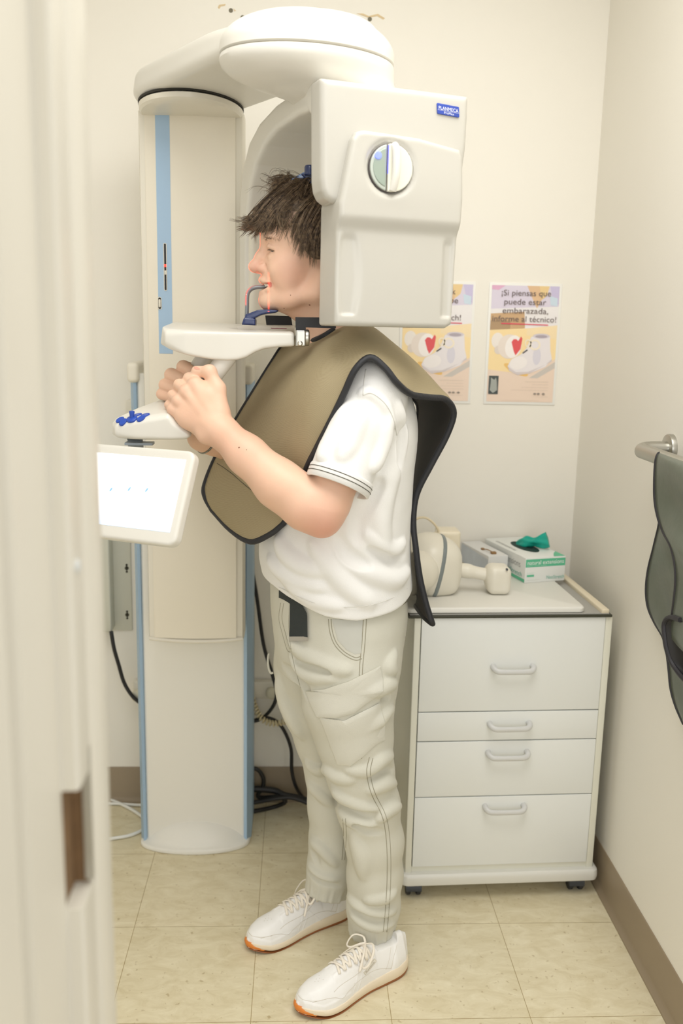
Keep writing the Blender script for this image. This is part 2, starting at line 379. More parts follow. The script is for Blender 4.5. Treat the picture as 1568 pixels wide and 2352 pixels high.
# ---- door jamb beside the camera
def jamb():
    P = [(-.42, .50), (-.205, .50), (-.205, .628), (-.214, .630), (-.214, .652), (-.205, .655), (-.205, .752), (-.2035, .7545),
         (-.1925, .7545), (-.190, .757), (-.190, .797), (-.1915, .800), (-.1935, .802), (-.1935, .812), (-.191, .816), (-.1885, .822), (-.188, .868), (-.190, .873), (-.195, .876), (-.42, .876)]
    N = [(-.42, .50), (-.205, .50), (-.205, .628), (-.214, .630), (-.214, .652), (-.205, .655), (-.205, .737), (-.2055, .7545),
         (-.2075, .757), (-.2075, .7965), (-.1935, .7975), (-.190, .7977), (-.190, .799), (-.1915, .800), (-.1935, .802), (-.1935, .812), (-.191, .816), (-.1885, .822), (-.188, .868), (-.190, .873), (-.195, .876), (-.42, .876)]
    mb = MB(); mb.extrude(P, -.0, .945); mb.extrude(N, .945, 1.062); mb.extrude(P, 1.062, 2.3)
    o = struct('trim_1', mb, mat('jamb_paint', (216, 211, 197), .38), sharp=30)
    prop(o, 'cream painted door jamb with a stop, cut out for the latch, beside the camera')
    k = mk('latch_recess', [(-.2070, .757, .946), (-.2070, .7960, .946), (-.2070, .7960, 1.061), (-.2070, .757, 1.061), (-.1940, .7962, .946), (-.1940, .7962, 1.061)],
           [(0, 1, 2, 3), (1, 4, 5, 2)], mat('raw_wood', (118, 90, 58), .8, var=(60, .3)), o, smooth=False)
    MB().box((-.1970, .7935, .950), (-.1897, .7990, 1.085)).build('strike_plate', M_STEEL, o)
    c = np.array([-.190, .776, 1.262])
    MB().loft([np.c_[np.full(16, c[0]+dx), ellipse(r, r, 16, c[1], c[2])] for dx, r in ((-.002, .0062), (.0012, .006), (.0022, .0045), (.0026, .002))]).build('screw', mat('painted_screw', (205, 208, 206), .35), o)
jamb()
# ---- screw holes with torn paint on the back wall
def wall_scar():
    lab = ['screw hole in the back wall at the left end of the torn paint', 'screw hole lower right beside the left torn paint', 'lone screw hole in the back wall right of the dome']
    for (px, py), l in zip(((530, 24), (557, 40), (849, 44)), lab):
        c = at(px, py, YB)
        o = MB().loft([np.c_[ellipse(r, r, 14, c[0], c[2])[:, 0], np.full(14, YB-dy), ellipse(r, r, 14, c[0], c[2])[:, 1]] for r, dy in ((.0058, 0), (.005, .0022), (.0035, .0015), (.002, .0004))]).build('wall_anchor', mat('anchor_grey', (128, 122, 104), .7))
        prop(o, l, 'wall anchor', 'old wall anchors')
    for pts, l in ((((500, 17), (503, 11), (518, 9), (517, 13), (507, 15), (503, 21)), 'torn paint patch above the two left screw holes'), (((818, 31), (832, 31), (846, 37), (868, 32), (884, 42), (880, 45), (866, 37), (846, 41), (830, 35)), 'torn paint strip above the lone right screw hole'), (((536, 20), (542, 25), (538, 26)), 'tiny paint chip right of the upper screw hole')):
        p = [at(x, y, YB) for x, y in pts]; q = np.array(p); mid = q.mean(0)
        o = MB().loft([q-[0, .0001, 0], (q-mid)*.93+mid-[0, .0012, 0]]).build('paint_scar', mat('old_paint', (222, 200, 160), .8)); prop(o, l, 'paint scar')
wall_scar()
# ============================================================ the panoramic x-ray machine
XM = empty('panoramic_xray_machine', (-.28, 2.5, 0), 'tall white panoramic dental x-ray machine with blue striped column and big domed rotating arm', 'x-ray machine')
def machine():
    # lower column
    mb = MB(); pl = rrect(.286, .24, .012, 4, -.281, 2.545); mb.extrude(pl, .0, 1.345); mb.build('lower_column', mat('column_white', (240, 238, 230), .35), XM)
    for sx, x0, x1 in ((-1, -.440, -.420), (1, -.147, -.123)):
        yy = 2.418
        pl = np.array([(x0, 2.60), (x0, yy+.02), (x0+(.010 if sx < 0 else .004), yy+.004), ((x0+x1)/2, yy), (x1-(.003 if sx < 0 else .012), yy+.004), (x1, yy+.022), (x1, 2.60)])
        o = MB().extrude(pl, .012, 1.325).build('side_strip', M_BLUEP, XM); o['label'] = 'blue side strip of the column'
        S = SDF(); cx = (x0+x1)/2
        S.box((cx, 2.50, 1.347), (.0155, .09, .026), .011)
        surfobj('strip_cap', S, .003, M_CREAM, XM)
    # foot
    S = SDF()
    cv = lambda k: np.array([(-.284+(.156+k)*math.cos(a), 2.425+(.062+k)*math.sin(a)) for a in np.linspace(pi, 2*pi, 25)]+[(-.128+k, 2.64), (-.440-k, 2.64)])
    S.prism(cv(0), (0, 0, 0), (1, 0, 0), (0, 1, 0), (0, 0, 1), -.002, .013, .004)
    S.ell((-.279, 2.462, 0), (.150, .088, .075), .02); S.box((-.28, 2.5, -.15), (.4, .4, .15), .0, op='s', k=.0)
    S.box((-.28, 2.66, .1), (.122, .16, .2), .01, op='s', k=.0)
    surfobj('foot', S, .003, mat('column_white', (0, 0, 0)), XM)
    # carriage
    xa, xb = -.390, -.138
    bow = lambda x, y0, h: y0+h*((x-(xa+xb)/2)/((xb-xa)/2))**2
    xs = np.linspace(xa+.004, xb-.004, 17)
    pl = [(xa, 2.40), (xa, 2.345)]+[(x, bow(x, 2.3195, .012)) for x in xs]+[(xb, 2.345), (xb, 2.40)]
    mb = MB().extrude(pl, .655, 1.968); car = mb.build('carriage', M_CREAM, XM)
    xs = np.linspace(-.3725, -.1580, 17); pl = [(x, bow(x, 2.3145, .012)) for x in xs]+[(x, bow(x, 2.324, .012)) for x in xs[::-1]]
    mb = MB().extrude(pl, .66, 1.957); mb.build('front_panel', mat('panel_cream', (235, 228, 211), .3), car)
    mb = MB(); xs = np.linspace(xa+.004, xb-.004, 17)
    mb.tube([(x, bow(x, 2.316, .014), .656-.004*(1-((x-(xa+xb)/2)/.125)**2)) for x in xs], .0055, 10); mb.build('bottom_lip', M_CREAM, car)
    # blue stripe with its slot and switch
    sx = lambda px, py: at(px, py, 2.316)
    a0, a1 = sx(355, 250)[0], sx(388.5, 250)[0]
    xs = np.linspace(a0, a1, 7); pl = [(x, bow(x, 2.3138, .012)) for x in xs]+[(x, bow(x, 2.318, .012)) for x in xs[::-1]]
    bs = MB().extrude(pl, 1.40, 1.955).build('blue_stripe', M_BLUEP, XM); bs['label'] = 'pale blue stripe down the carriage front'
    def slot(px, y0, y1, w, rim):
        c0, c1 = sx(px, y0), sx(px, y1); h = c0[2]-c1[2]; cx, cz = (c0[0]+c1[0])/2, (c0[2]+c1[2])/2; yb = bow(cx, 2.3138, .012)
        mb = MB()
        o_ = rrect(w+2*rim, h, (w+2*rim)/2*.99, 6, cx, cz); i_ = rrect(w, h-2*rim, w/2*.99, 6, cx, cz)
        R = [np.c_[o_[:, 0], np.full(len(o_), yb), o_[:, 1]], np.c_[o_[:, 0], np.full(len(o_), yb-.0018), o_[:, 1]], np.c_[i_[:, 0], np.full(len(o_), yb-.0018), i_[:, 1]], np.c_[i_[:, 0], np.full(len(o_), yb-.0003), i_[:, 1]]]
        mb.loft(R, 0, cap=False); n = len(i_); mb.add(R[3]-[0, .0001, 0], [list(range(n))], 1); return mb, cx, cz, yb
    mb, cx, cz, yb = slot(379.5, 558, 668, .0050, .0014); o = mb.build('height_slot', [M_CREAM, M_BLACK], bs)
    p = sx(379.3, 610); MB().box((cx-.0022, yb-.0012, p[2]-.003), (cx+.0022, yb, p[2]+.003), .0008).build('red_indicator', mat('red_led', (255, 30, 30), .4, emit=((255, 40, 30), 5)), bs)
    p = sx(380, 626); MB().box((cx-.0022, yb-.0012, p[2]-.005), (cx+.0022, yb, p[2]+.005), .0008).build('slider_tab', M_GREYW, bs)
    mb, cx, cz, yb = slot(366.5, 682, 711, .0070, .0012); mb.build('switch_bezel', [M_CREAM, M_BLACK], bs)
    MB().box((cx-.0026, yb-.004, cz-.0095), (cx+.0026, yb, cz+.0095), .002).build('switch', M_CREAM, bs)
    # collar and shoulder arm
    mb = MB(); ce = (-.262, 2.335)
    mb.loft([np.c_[ellipse(.121*s, .175*s, 48, *ce), np.full(48, z)] for s, z in ((.80, 1.955), (.96, 1.957), (1.0, 1.962), (1.01, 1.972), (.98, 1.975))]); mb.build('collar', M_CREAM, XM)
    mb = MB(); mb.loft([np.c_[ellipse(.121*s, .175*s, 48, *ce), np.full(48, z)] for s, z in ((1.018, 1.9755), (1.018, 1.980))]); mb.build('collar_gap', M_GAP, XM)
    S = SDF(); A, B = np.array([-.262, 2.31]), np.array([.02, 1.88])
    ba = B-A; l2 = ba@ba
    def arm(P):
        t = np.clip((P[:, :2]-A)@ba/l2, 0, 1); d2 = np.linalg.norm(P[:, :2]-A-t[:, None]*ba, axis=1)-(.135+.0*t)
        zt = 2.047-.018*sm(.55, 1, t)-.0*t; zb = 1.979-.0*t
        flare = (zt-P[:, 2])*.16
        d2 = d2-flare+.012+.022; dz = np.abs(P[:, 2]-(zt+zb)/2)-(zt-zb)/2+.022
        return np.minimum(np.maximum(d2, dz), 0)+np.hypot(np.maximum(d2, 0), np.maximum(dz, 0))-.022
    S.fn(arm, (-.42, 1.72, 1.97), (.17, 2.47, 2.06))
    surfobj('shoulder_arm', S, .004, M_WHITE, XM)
    # dome over the head
    u = np.array([.948, .318]); cD = np.array([.0105, 1.8645])
    def ring(a, b, z, off=0, n=64):
        e = ellipse(a, b, n); return np.c_[cD[0]+u[0]*(e[:, 0]+off)-u[1]*e[:, 1], cD[1]+u[1]*(e[:, 0]+off)+u[0]*e[:, 1], np.full(n, z)]
    mb = MB(); R = []
    for t in np.linspace(0, .985, 16): R.append(ring(.1685*math.sqrt(1-t*t), .128*math.sqrt(1-t*t), 1.977+.070*t))
    R = [ring(.1645, .124, 1.9625), ring(.1685, .128, 1.965)]+R+[ring(.018, .014, 2.0475)]
    mb.loft(R); mb.build('dome', M_WHITE, XM)
    MB().loft([ring(.163, .122, 1.9595), ring(.163, .122, 1.963)]).build('dome_seam', mat('seam_taupe', (170, 160, 142), .6), XM)
    mb = MB(); mb.loft([ring(a, b, z, o) for a, b, z, o in ((.1675, .127, 1.960, 0), (.1695, .128, 1.952, 0), (.1675, .125, 1.942, .002), (.161, .117, 1.931, .010), (.147, .107, 1.920, .029), (.134, .099, 1.911, .055), (.124, .092, 1.902, .080), (.118, .086, 1.892, .090))]); mb.build('dome_bowl', M_WHITE, XM)
    # ---- rotating C-arm in its own frame: s along the face, t away from the camera
    O = np.array([.0365, 1.72, 0]); U = np.array([.948, .318, 0]); T = np.array([-.318, .948, 0]); Z = np.array([0, 0, 1.])
    loc = lambda s, t, z: O+s*U+t*T+z*Z
    S = SDF(); outer = [(0.0, 1.705), (0.0, 1.888), (.018, 1.903), (.10, 1.915), (.30, 1.917), (.42, 1.905), (.50, 1.880), (.555, 1.835), (.583, 1.77), (.590, 1.70), (.590, 1.470), (.53, 1.470), (.53, 1.66), (.522, 1.72), (.497, 1.775), (.45, 1.822), (.38, 1.852), (.30, 1.866), (.16, 1.868), (.10, 1.863), (.066, 1.845), (.052, 1.80), (.05, 1.705)]
    S.prism(outer, O, T, Z, U, 0.004, .255, .010)
    surfobj('rotating_arm', S, .004, M_WHITE, XM)
    # sensor head hangs on the far leg
    S = SDF(); S.prism([(.515, 1.47), (.60, 1.47), (.60, 1.72), (.515, 1.70)], O, T, Z, U, .012, .235, .012)
    surfobj('sensor_head', S, .004, M_CREAM, XM)
    for z in (1.80, 1.74): MB().box((.02, .5255, z), (.20, .5285, z+.0016), mtx=Matrix(((U[0], T[0], 0, O[0]), (U[1], T[1], 0, O[1]), (0, 0, 1, 0), (0, 0, 0, 1)))).build('arm_seam', mat('seam_taupe', (0, 0, 0)), XM)
    # ---- tube head
    HX = Matrix(((U[0], T[0], 0, O[0]), (U[1], T[1], 0, O[1]), (0, 0, 1, 0), (0, 0, 0, 1)))
    rot = np.array([U, T, Z])
    S = SDF()
    up = [(-.001, 1.73), (.002, 1.712), (.009, 1.699), (.02, 1.692), (.034, 1.690), (.26, 1.690), (.283, 1.75), (.2895, 1.81), (.290, 1.860), (.2895, 1.9), (.10, 1.9), (-.0045, 1.9)]
    S.prism(up, O, U, Z, T, -.002, .062, .012)
    tube = surfobj('tube_head', S, .003, mat('tube_cover_white', (192, 189, 180), .3), XM)
    # cover: raised front shell
    low = [(.026, 1.478), (.029, 1.474), (.255, 1.474), (.268, 1.482), (.2705, 1.60), (.2745, 1.71), (.272, 1.785), (.266, 1.800), (.18, 1.813), (.072, 1.817), (.058, 1.813), (.050, 1.80), (.029, 1.700), (.0265, 1.69)]
    S = SDF()
    def cover(P):
        q = P-O; s = q@U; t = q@T; z = q[:, 2]
        d2 = poly_sd(np.array(low), np.stack([s, z], 1))+.009
        fr = -.026+.0*z
        fr = fr+.012*(1-sm(1.640, 1.672, z))+.004*sm(1.70, 1.82, z)        # lower field set back
        for g0, w, ss in ((.050, .013, 1), (.253, .010, -1)):                # two shallow scoops
            cz = .013+(.010*np.sin(np.clip((z-1.49)/.15, 0, 1)*pi)) if ss > 0 else .010
            fr = fr+.0055*np.exp(-((s-g0)/cz)**4)*sm(1.492, 1.498, z)*(1-sm(1.625, 1.645, z))
        fr = fr+.0035*np.exp(-((np.hypot(s-.1245, z-1.7555)-.0465)/.005)**2)
        fr = np.where(np.hypot(s-.1245, z-1.7555) < .0445, np.maximum(fr, -.0165), fr)
        dz = np.maximum(fr-t+.009, t-.072)
        return np.minimum(np.maximum(d2, dz), 0)+np.hypot(np.maximum(d2, 0), np.maximum(dz, 0))-.009
    c = np.array([loc(*k) for k in ((.01, -.035, 1.46), (.30, -.035, 1.46), (-.01, .11, 1.83), (.30, .11, 1.83))])
    S.fn(cover, c.min(0), c.max(0)); surfobj('tube_cover', S, .0025, mat('tube_cover_white', (192, 189, 180), .3), XM)
    # round knob: dark window left, turning disc with a grip bar right
    kc = (.1245, 1.7555); kr = .0425
    def kk(poly, t0, t1, name, m, parent, bev=.0015):
        S = SDF(); S.prism(np.array(poly)+kc, O, U, Z, T, t0, t1, bev); return surfobj(name, S, .0012, m, parent)
    th = np.linspace(0, 2*pi, 48, endpoint=False)
    base = kk(np.c_[kr*np.cos(th), kr*np.sin(th)], -.022, -.010, 'knob_well', mat('knob_well', (92, 86, 84), .5), XM)
    a0 = math.acos(-.010/kr)
    left = [(kr*.965*math.cos(a), kr*.965*math.sin(a)) for a in np.linspace(a0, 2*pi-a0, 30)]
    kk(left, -.0255, -.018, 'knob_window', mat('knob_window_grey', (186, 194, 184), .12, coat=.6), base)
    inn = [(.80*x-.0035, .84*y) for x, y in left]
    kk(inn, -.0268, -.025, 'window_inset', mat('window_inset_green', (150, 164, 152), .1, coat=.8), base, .0006)
    right = [(kr*.975*math.cos(a), kr*.975*math.sin(a)) for a in np.linspace(-(pi-math.acos(.0075/kr)), pi-math.acos(.0075/kr), 40)]
    kk(right, -.0285, -.018, 'turning_disc', mat('turning_disc', (226, 224, 210), .25, coat=.3), base)
    MB().tube(cr([loc(kc[0]+x, t, kc[1]+z) for x, t, z in ((.0035, -.026, .039), (.0050, -.031, .033), (.0060, -.0335, .015), (.0058, -.0335, -.010), (.0042, -.030, -.028), (.0025, -.026, -.039))], 6), .0074, 16).build('grip_bar', M_WHITE, base, sharp=None)
    p = loc(kc[0]-.0275, -.0275, kc[1]+.019); m_led = mat('blue_led', (120, 120, 255), .3, emit=((70, 90, 255), 3.))
    MB().loft([np.array([p+r*(math.cos(a)*U+math.sin(a)*Z)-d*T for a in th[::3]]) for r, d in ((.0062, 0), (.0062, .0008), (.0035, .0012))]).build('blue_led', m_led, base)
    MB().tube([loc(kc[0]-.0066, -.0262, kc[1]+z) for z in np.linspace(-.010, .038, 9)], .0013, 8).build('blue_light_slit', mat('blue_slit', (80, 80, 255), .3, emit=((60, 70, 255), 2.2)), base)
    # maker's plate
    pl = [atp(x, y, loc(.2, -.0035, 0), T) for x, y in ((1003, 236.5), (1053, 246), (1054, 271), (1004, 261))]
    q = np.array(pl); n3 = -T; uu = nz(q[1]-q[0]); vv = nz(q[0]-q[3]); o = q[3]
    w = np.linalg.norm(q[1]-q[0]); h = np.linalg.norm(q[0]-q[3]); vv2 = nz(vv-uu*(vv@uu))
    uu = nz(U*1.0+0*uu); 
    uu = nz(q[1]-q[0])
    A = rrect(w, h, .0015, 3, w/2, h/2); mb = MB()
    mb.loft([frame_map(A, o+n3*-.004, uu, vv), frame_map(A, o+n3*.0012, uu, vv), frame_map((A-[w/2, h/2])*.97+[w/2, h/2], o+n3*.0016, uu, vv)])
    pn = mb.build('maker_plate', mat('plate_blue', (44, 72, 168), .35), XM); pn['label'] = 'small blue plate with white lettering'
    mb = MB()
    for s, sz, cy, cx in (('PLANMECA', .0086, .0078, .5), ('ProMax', .0058, .0016, .52)):
        V, Fc = text2d(s, 1, 'CENTER'); ww = np.ptp(V[:, 0]); tgt = w*(.9 if cx == .5 else .46); V[:, 0] = V[:, 0]*tgt/ww+w*cx; V[:, 1] = V[:, 1]*sz+cy; V[:, 2] = .0019
        mb.add(frame_map(V, o, uu, vv, n3), Fc)
    mb.add(frame_map([(0.0005, .0066, .0019), (w-.0005, .0066, .0019), (w-.0005, .0070, .0019), (.0005, .0070, .0019)], o, uu, vv, n3), [(0, 1, 2, 3)])
    mb.build('lettering', mat('plate_white', (235, 238, 245), .5), pn, smooth=False, fix=False)
machine()
def support():
    # ---- patient table: rounded plate with two prongs either side of the chin
    tl = (at(452, 741, 2.14)[2]-at(452, 759, 1.87)[2])/.27; za = at(452, 759, 1.87)[2]
    prof = [at(x, y, 1.87)[[0, 2]]-[0, za] for x, y in ((357, 796), (364, 753.5), (388, 757), (518, 761.7), (669, 763), (676, 768), (677, 797), (640, 799), (605, 803), (585, 811), (566, 822), (545, 828), (520, 829.5), (485, 827), (440, 820), (400, 810))]
    S = SDF(); S.prism(prof, (0, 1.865, za), (1, 0, 0), (0, -tl, 1), (0, 1, tl), 0, .295, .005)
    plan = np.array([(-.300, 1.98), (-.292, 1.92), (-.270, 1.885), (-.23, 1.868), (-.15, 1.862), (.0, 1.866), (.003, 1.90), (-.03, 1.925), (-.10, 1.935), (-.13, 1.96), (-.138, 2.0), (-.13, 2.04), (-.10, 2.065), (-.03, 2.075), (0, 2.095), (0, 2.14), (-.15, 2.16), (-.25, 2.16), (-.29, 2.10)])
    S.prism(plan, (0, 0, 0), (1, 0, 0), (0, 1, 0), (0, 0, 1), 1.3, 1.6, .004, op='i', k=.018)
    tb = surfobj('patient_table', S, .003, M_WHITE, XM)
    S = SDF(); S.box((-.20, 2.24, 1.435), (.05, .10, .024), .01); surfobj('table_bracket', S, .004, M_WHITE, XM)
    a, b = at(622, 754.5, 1.885), at(658, 755.5, 1.885)
    MB().tube([a+[0, 0, .0006], b+[0, 0, .0006]], .0012, 6).build('table_slot', mat('slot_maroon', (96, 40, 44), .5), tb)
    # hinge, temple supports
    S = SDF(); c = at(690, 777, 1.89); S.box(c, (.0105, .016, .0165), .003); surfobj('hinge_block', S, .0015, M_STEEL, XM)
    c2 = at(706, 776, 1.89); mb = MB()
    mb.loft([np.c_[np.full(24, c2[0]+dx), ellipse(.0145*s, .0165*s, 24, c2[1], c2[2])] for dx, s in ((-.0045, .93), (-.0035, 1), (.0015, 1), (.0035, .9), (.0045, .6))]); mb.build('hinge_knob', M_STEEL, XM)
    c = at(689, 789, 1.872); MB().loft([np.c_[ellipse(r, r, 16, c[0], 0)[:, 0], np.full(16, c[1]-d), ellipse(r, r, 16, 0, c[2])[:, 1]] for r, d in ((.0055, -.002), (.005, .002), (.003, .0035))]).build('hinge_rivet', M_STEEL, XM)
    mb = MB()
    p = [at(x, y, 1.888)[[0, 2]] for x, y in ((678, 728.5), (771, 729.5), (771, 754), (702, 752), (702, 760), (679, 760))]
    mb.extrude(p, 1.884, 1.900, axes=(0, 2, 1)); o = mb.build('temple_support', M_BLACK, XM, smooth=False); o['label'] = 'near black temple support bar'
    mb = MB(); p = [at(x, y, 2.11)[[0, 2]] for x, y in ((609, 724.5), (668, 726), (672, 752), (612, 749))]
    mb.extrude(p, 2.105, 2.125, axes=(0, 2, 1)); mb.extrude([at(x, y, 2.11)[[0, 2]] for x, y in ((612, 747), (640, 748), (640, 760), (612, 760))], 2.107, 2.123, axes=(0, 2, 1)); mb.build('temple_support', M_BLACK, XM, smooth=False)
    # chin rest and bite fork
    S = SDF(); Yc = 1.968; f = lambda x, y, Y=Yc: at(x, y, Y)
    S.prism([f(*p)[[0, 2]] for p in ((556, 746), (561, 731), (588, 733), (588, 748))], (0, 0, 0), (1, 0, 0), (0, 0, 1), (0, 1, 0), 1.940, 1.996, .003)
    S.prism([f(*p)[[0, 2]] for p in ((563, 732), (565, 722), (573, 720), (592, 712.5), (612, 710.8), (637, 713), (640, 715), (632, 718.5), (612, 721), (600, 724), (586, 731))], (0, 0, 0), (1, 0, 0), (0, 0, 1), (0, 1, 0), 1.942, 1.994, .0025, k=.003)
    surfobj('chin_rest', S, .0015, M_NAVY, XM)
    S = SDF(); path = cr([f(*p) for p in ((566, 729), (567, 705), (567.5, 682), (570, 671), (578, 663), (590, 659.5), (604, 658.5), (613, 656))], 6)
    for i in range(len(path)-1): S.cone(path[i], path[i+1], .0042, .0042 if i < len(path)-10 else .0032, .001, flat=((0, 1, 0), 1.6))
    surfobj('bite_fork', S, .0012, mat('clear_grey_plastic', (120, 124, 128), .12, coat=.5), XM)
    # sleeve of thin film over the fork
    # ---- head clamp: blue blades behind and over the hair
    S = SDF(); g = lambda x, y, Y=1.955: at(x, y, Y)
    S.prism([g(*p)[[0, 2]] for p in ((665, 424), (671, 413), (700, 397), (735, 388), (738, 396), (705, 410), (678, 424))], (0, 0, 0), (1, 0, 0), (0, 0, 1), (0, 1, 0), 1.935, 1.99, .002)
    hb = surfobj('head_clamp', S, .0015, mat('clear_blue_plastic', (96, 128, 176), .12, coat=.6), XM)
    mb = MB(); c = g(712, 389, 1.925)
    mb.loft([np.c_[ellipse(r, r, 20, c[0], c[1]), np.full(20, c[2]+dz)] for r, dz in ((.010, -.012), (.0115, -.010), (.0115, .004), (.010, .007), (.006, .008))]); mb.build('clamp_knob', M_NAVY, XM)
    S = SDF(); S.prism([g(*p)[[0, 2]] for p in ((690, 404), (740, 392), (748, 470), (742, 530), (732, 532), (731, 470), (712, 425))], (0, 0, 0), (1, 0, 0), (0, 0, 1), (0, 1, 0), 1.93, 1.945, .002)
    surfobj('clamp_blade', S, .002, M_NAVY, XM)
    # ---- two hand grips from the table down to the key panel
    for Y, p0, p1, p2 in ((1.898, (525, 815), (487, 866), (385, 960)), (1.985, (476, 815), (452, 850), (372, 945))):
        A, B, C_ = at(*p0, Y), at(*p1, Y), at(*p2, Y); d = nz(B-A)
        mb = MB(); mb.tube([A, B], [.0195, .0185], 24); mb.tube([B-d*.002, B+d*.018], .0165, 24)
        mb.tube([B, B*.6+C_*.4, C_], .0125, 20); mb.build('hand_grip', M_WHITE, XM, sharp=50)
    # ---- key panel
    S = SDF()
    pf = [at(x, y, 1.86)[[0, 2]] for x, y in ((246, 1010), (247, 980), (262, 970), (388, 951), (408, 972), (441, 998), (441, 1008), (425, 1013), (330, 1015), (262, 1014))]
    S.prism(np.array(pf)-[0, 1.25], (0, 1.848, 1.25), (1, 0, 0), (0, -.16, 1), (0, 1, .16), 0, .19, .006)
    pn = np.array([(-.388, 1.885), (-.37, 1.862), (-.33, 1.852), (-.26, 1.847), (-.218, 1.850), (-.208, 1.865), (-.215, 1.93), (-.24, 2.02), (-.29, 2.03), (-.35, 1.96)])
    S.box((-.29, 1.95, 1.188), (.2, .3, .05), 0, op='s', k=.004); S.prism(pn, (0, 0, 0), (1, 0, 0), (0, 1, 0), (0, 0, 1), 1.1, 1.5, .004, op='i', k=.022)
    kp = surfobj('key_panel', S, .003, M_WHITE, XM)
    bv = BVHTree.FromPolygons([tuple(v.co) for v in kp.data.vertices], [tuple(p.vertices) for p in kp.data.polygons]); inv = wm(XM).inverted()
    m_b = mat('key_blue', (40, 78, 176), .35)
    def surfpt(px, py):
        o = inv@Vector(EYEP); d = (inv.to_3x3()@Vector(nz(ray(px, py)))); h, n, i, _ = bv.ray_cast(o, d)
        if h is None: return None, None
        return np.array(XM.matrix_basis@h) if False else np.array(h)+np.array(XM.location), np.array(n)
    for px, py, w in ((276, 965, 12), (283, 970, 12), (316, 954, 11), (324, 962, 13), (334, 954.5, 11)):
        h, n = surfpt(px, py)
        if h is None: continue
        n = n if n[2] > 0 else -n; uu = nz(np.cross([0, 1, 0], n)); vv = np.cross(n, uu)
        rr = .010; S2 = MB(); S2.loft([frame_map(np.c_[ellipse(.0095*s, .0062*s, 20)], h+n*z, nz(uu+.5*vv), nz(vv-.5*uu)) for s, z in ((1, -.002), (1, .002), (.85, .0032), (.5, .0030))]); S2.build('key', m_b, kp)
    h, n = surfpt(303, 962); n = n if n[2] > 0 else -n
    if h is not None:
        mb = MB(); uu = nz(np.cross([0, 1, 0], n)); vv = np.cross(n, uu); mb.loft([frame_map(ellipse(r, r, 20), h+n*z, uu, vv) for r, z in ((.0115, -.002), (.0115, .0015), (.009, .003), (.0055, .0035))])
        mb.loft([np.c_[ellipse(r, r, 16, h[0], h[1]), np.full(16, h[2]+z)] for r, z in ((.0042, 0), (.0048, .009), (.0058, .013), (.0054, .016), (.003, .0165))]); mb.build('joystick', m_b, kp)
    # ---- touch screen
    a, b = math.radians(25), math.radians(25)
    hx = np.array([math.cos(a), -math.sin(a), 0]); bk = np.array([math.sin(a), math.cos(a), 0]); ex = math.cos(b)*np.array([0, 0, 1.])+math.sin(b)*bk; nn = np.cross(hx, ex)
    TR = at(447, 1022, 1.765); pt = lambda px, py, d=0: atp(px, py, TR+nn*d, nn)
    q = [pt(*p) for p in ((448, 1034), (404, 1252))]
    l2 = lambda p: np.array([(p-TR)@hx, (p-TR)@ex])
    rt = l2(pt(448, 1040))[0]; tp = l2(pt(340, 1027))[1]; bt = l2(pt(340, 1248))[1]; lf = rt-.265
    S = SDF(); R = rrect(rt-lf, tp-bt, .018, 5, (rt+lf)/2, (tp+bt)/2)
    S.prism(R, TR, hx, ex, nn, -.026, .0, .006); ds = surfobj('display', S, .0025, M_WHITE, XM)
    sr = l2(pt(411, 1130))[0]; st = l2(pt(340, 1049))[1]; sb = l2(pt(330, 1216))[1]; sl = sr-.225
    m = mat('screen_glow', (235, 242, 255), .2, emit=((255, 255, 255), 1.0)); nt = m.node_tree
    tc = nt.nodes.new('ShaderNodeTexCoord'); sx = nt.nodes.new('ShaderNodeSeparateXYZ'); rp = nt.nodes.new('ShaderNodeValToRGB'); e = rp.color_ramp.elements
    nt.links.new(tc.outputs['Generated'], sx.inputs[0]); nt.links.new(sx.outputs['Z'], rp.inputs[0]); nt.links.new(rp.outputs[0], nt.nodes['Principled BSDF'].inputs['Emission Color'])
    e[0].position = 0; e[0].color = lin((150, 200, 255))+(1,); e[1].position = .3; e[1].color = (1, 1, 1, 1)
    mb = MB().add(frame_map([(sl, sb, .0005), (sr, sb, .0005), (sr, st, .0005), (sl, st, .0005)], TR, hx, ex, nn), [(0, 1, 2, 3)]); mb.build('screen', m, ds, smooth=False, fix=False)
    mb = MB()
    for px, py in ((252, 1129), (294, 1128), (334, 1130)):
        c = l2(pt(px, py)); k = .006
        for dx, dy, rx, ry, an in ((.002, .004, .0022, .005, .5), (-.003, -.003, .003, .005, .7)):
            E = ellipse(rx, ry, 14); E = E@np.array([[math.cos(an), -math.sin(an)], [math.sin(an), math.cos(an)]])+c+[dx, dy]; mb.add(frame_map(np.c_[E, np.full(14, .0008)], TR, hx, ex, nn), [list(range(14))], 0 if dx > 0 else 1)
    bx = [l2(pt(x, y)) for x, y in ((246, 1176), (310, 1180), (308, 1200), (246, 1196))]; mb.add(frame_map(np.c_[np.array(bx), np.full(4, .0008)], TR, hx, ex, nn), [(0, 1, 2, 3)], 2)
    for (x0, y0), (x1, y1) in (((246, 1150), (346, 1155)), ((240, 1109), (355, 1115))):
        p, r = l2(pt(x0, y0)), l2(pt(x1, y1)); mb.add(frame_map([(p[0], p[1]-.0004, .0008), (r[0], r[1]-.0004, .0008), (r[0], r[1]+.0004, .0008), (p[0], p[1]+.0004, .0008)], TR, hx, ex, nn), [(0, 1, 2, 3)], 1)
    mb.build('screen_icons', [mat('icon_blue', (110, 150, 190), .4, emit=((150, 190, 225), .75)), mat('icon_pale', (200, 215, 230), .4, emit=((225, 238, 250), .9)), mat('icon_white', (255, 255, 255), .4, emit=((255, 255, 255), 1.1))], ds, smooth=False, fix=False)
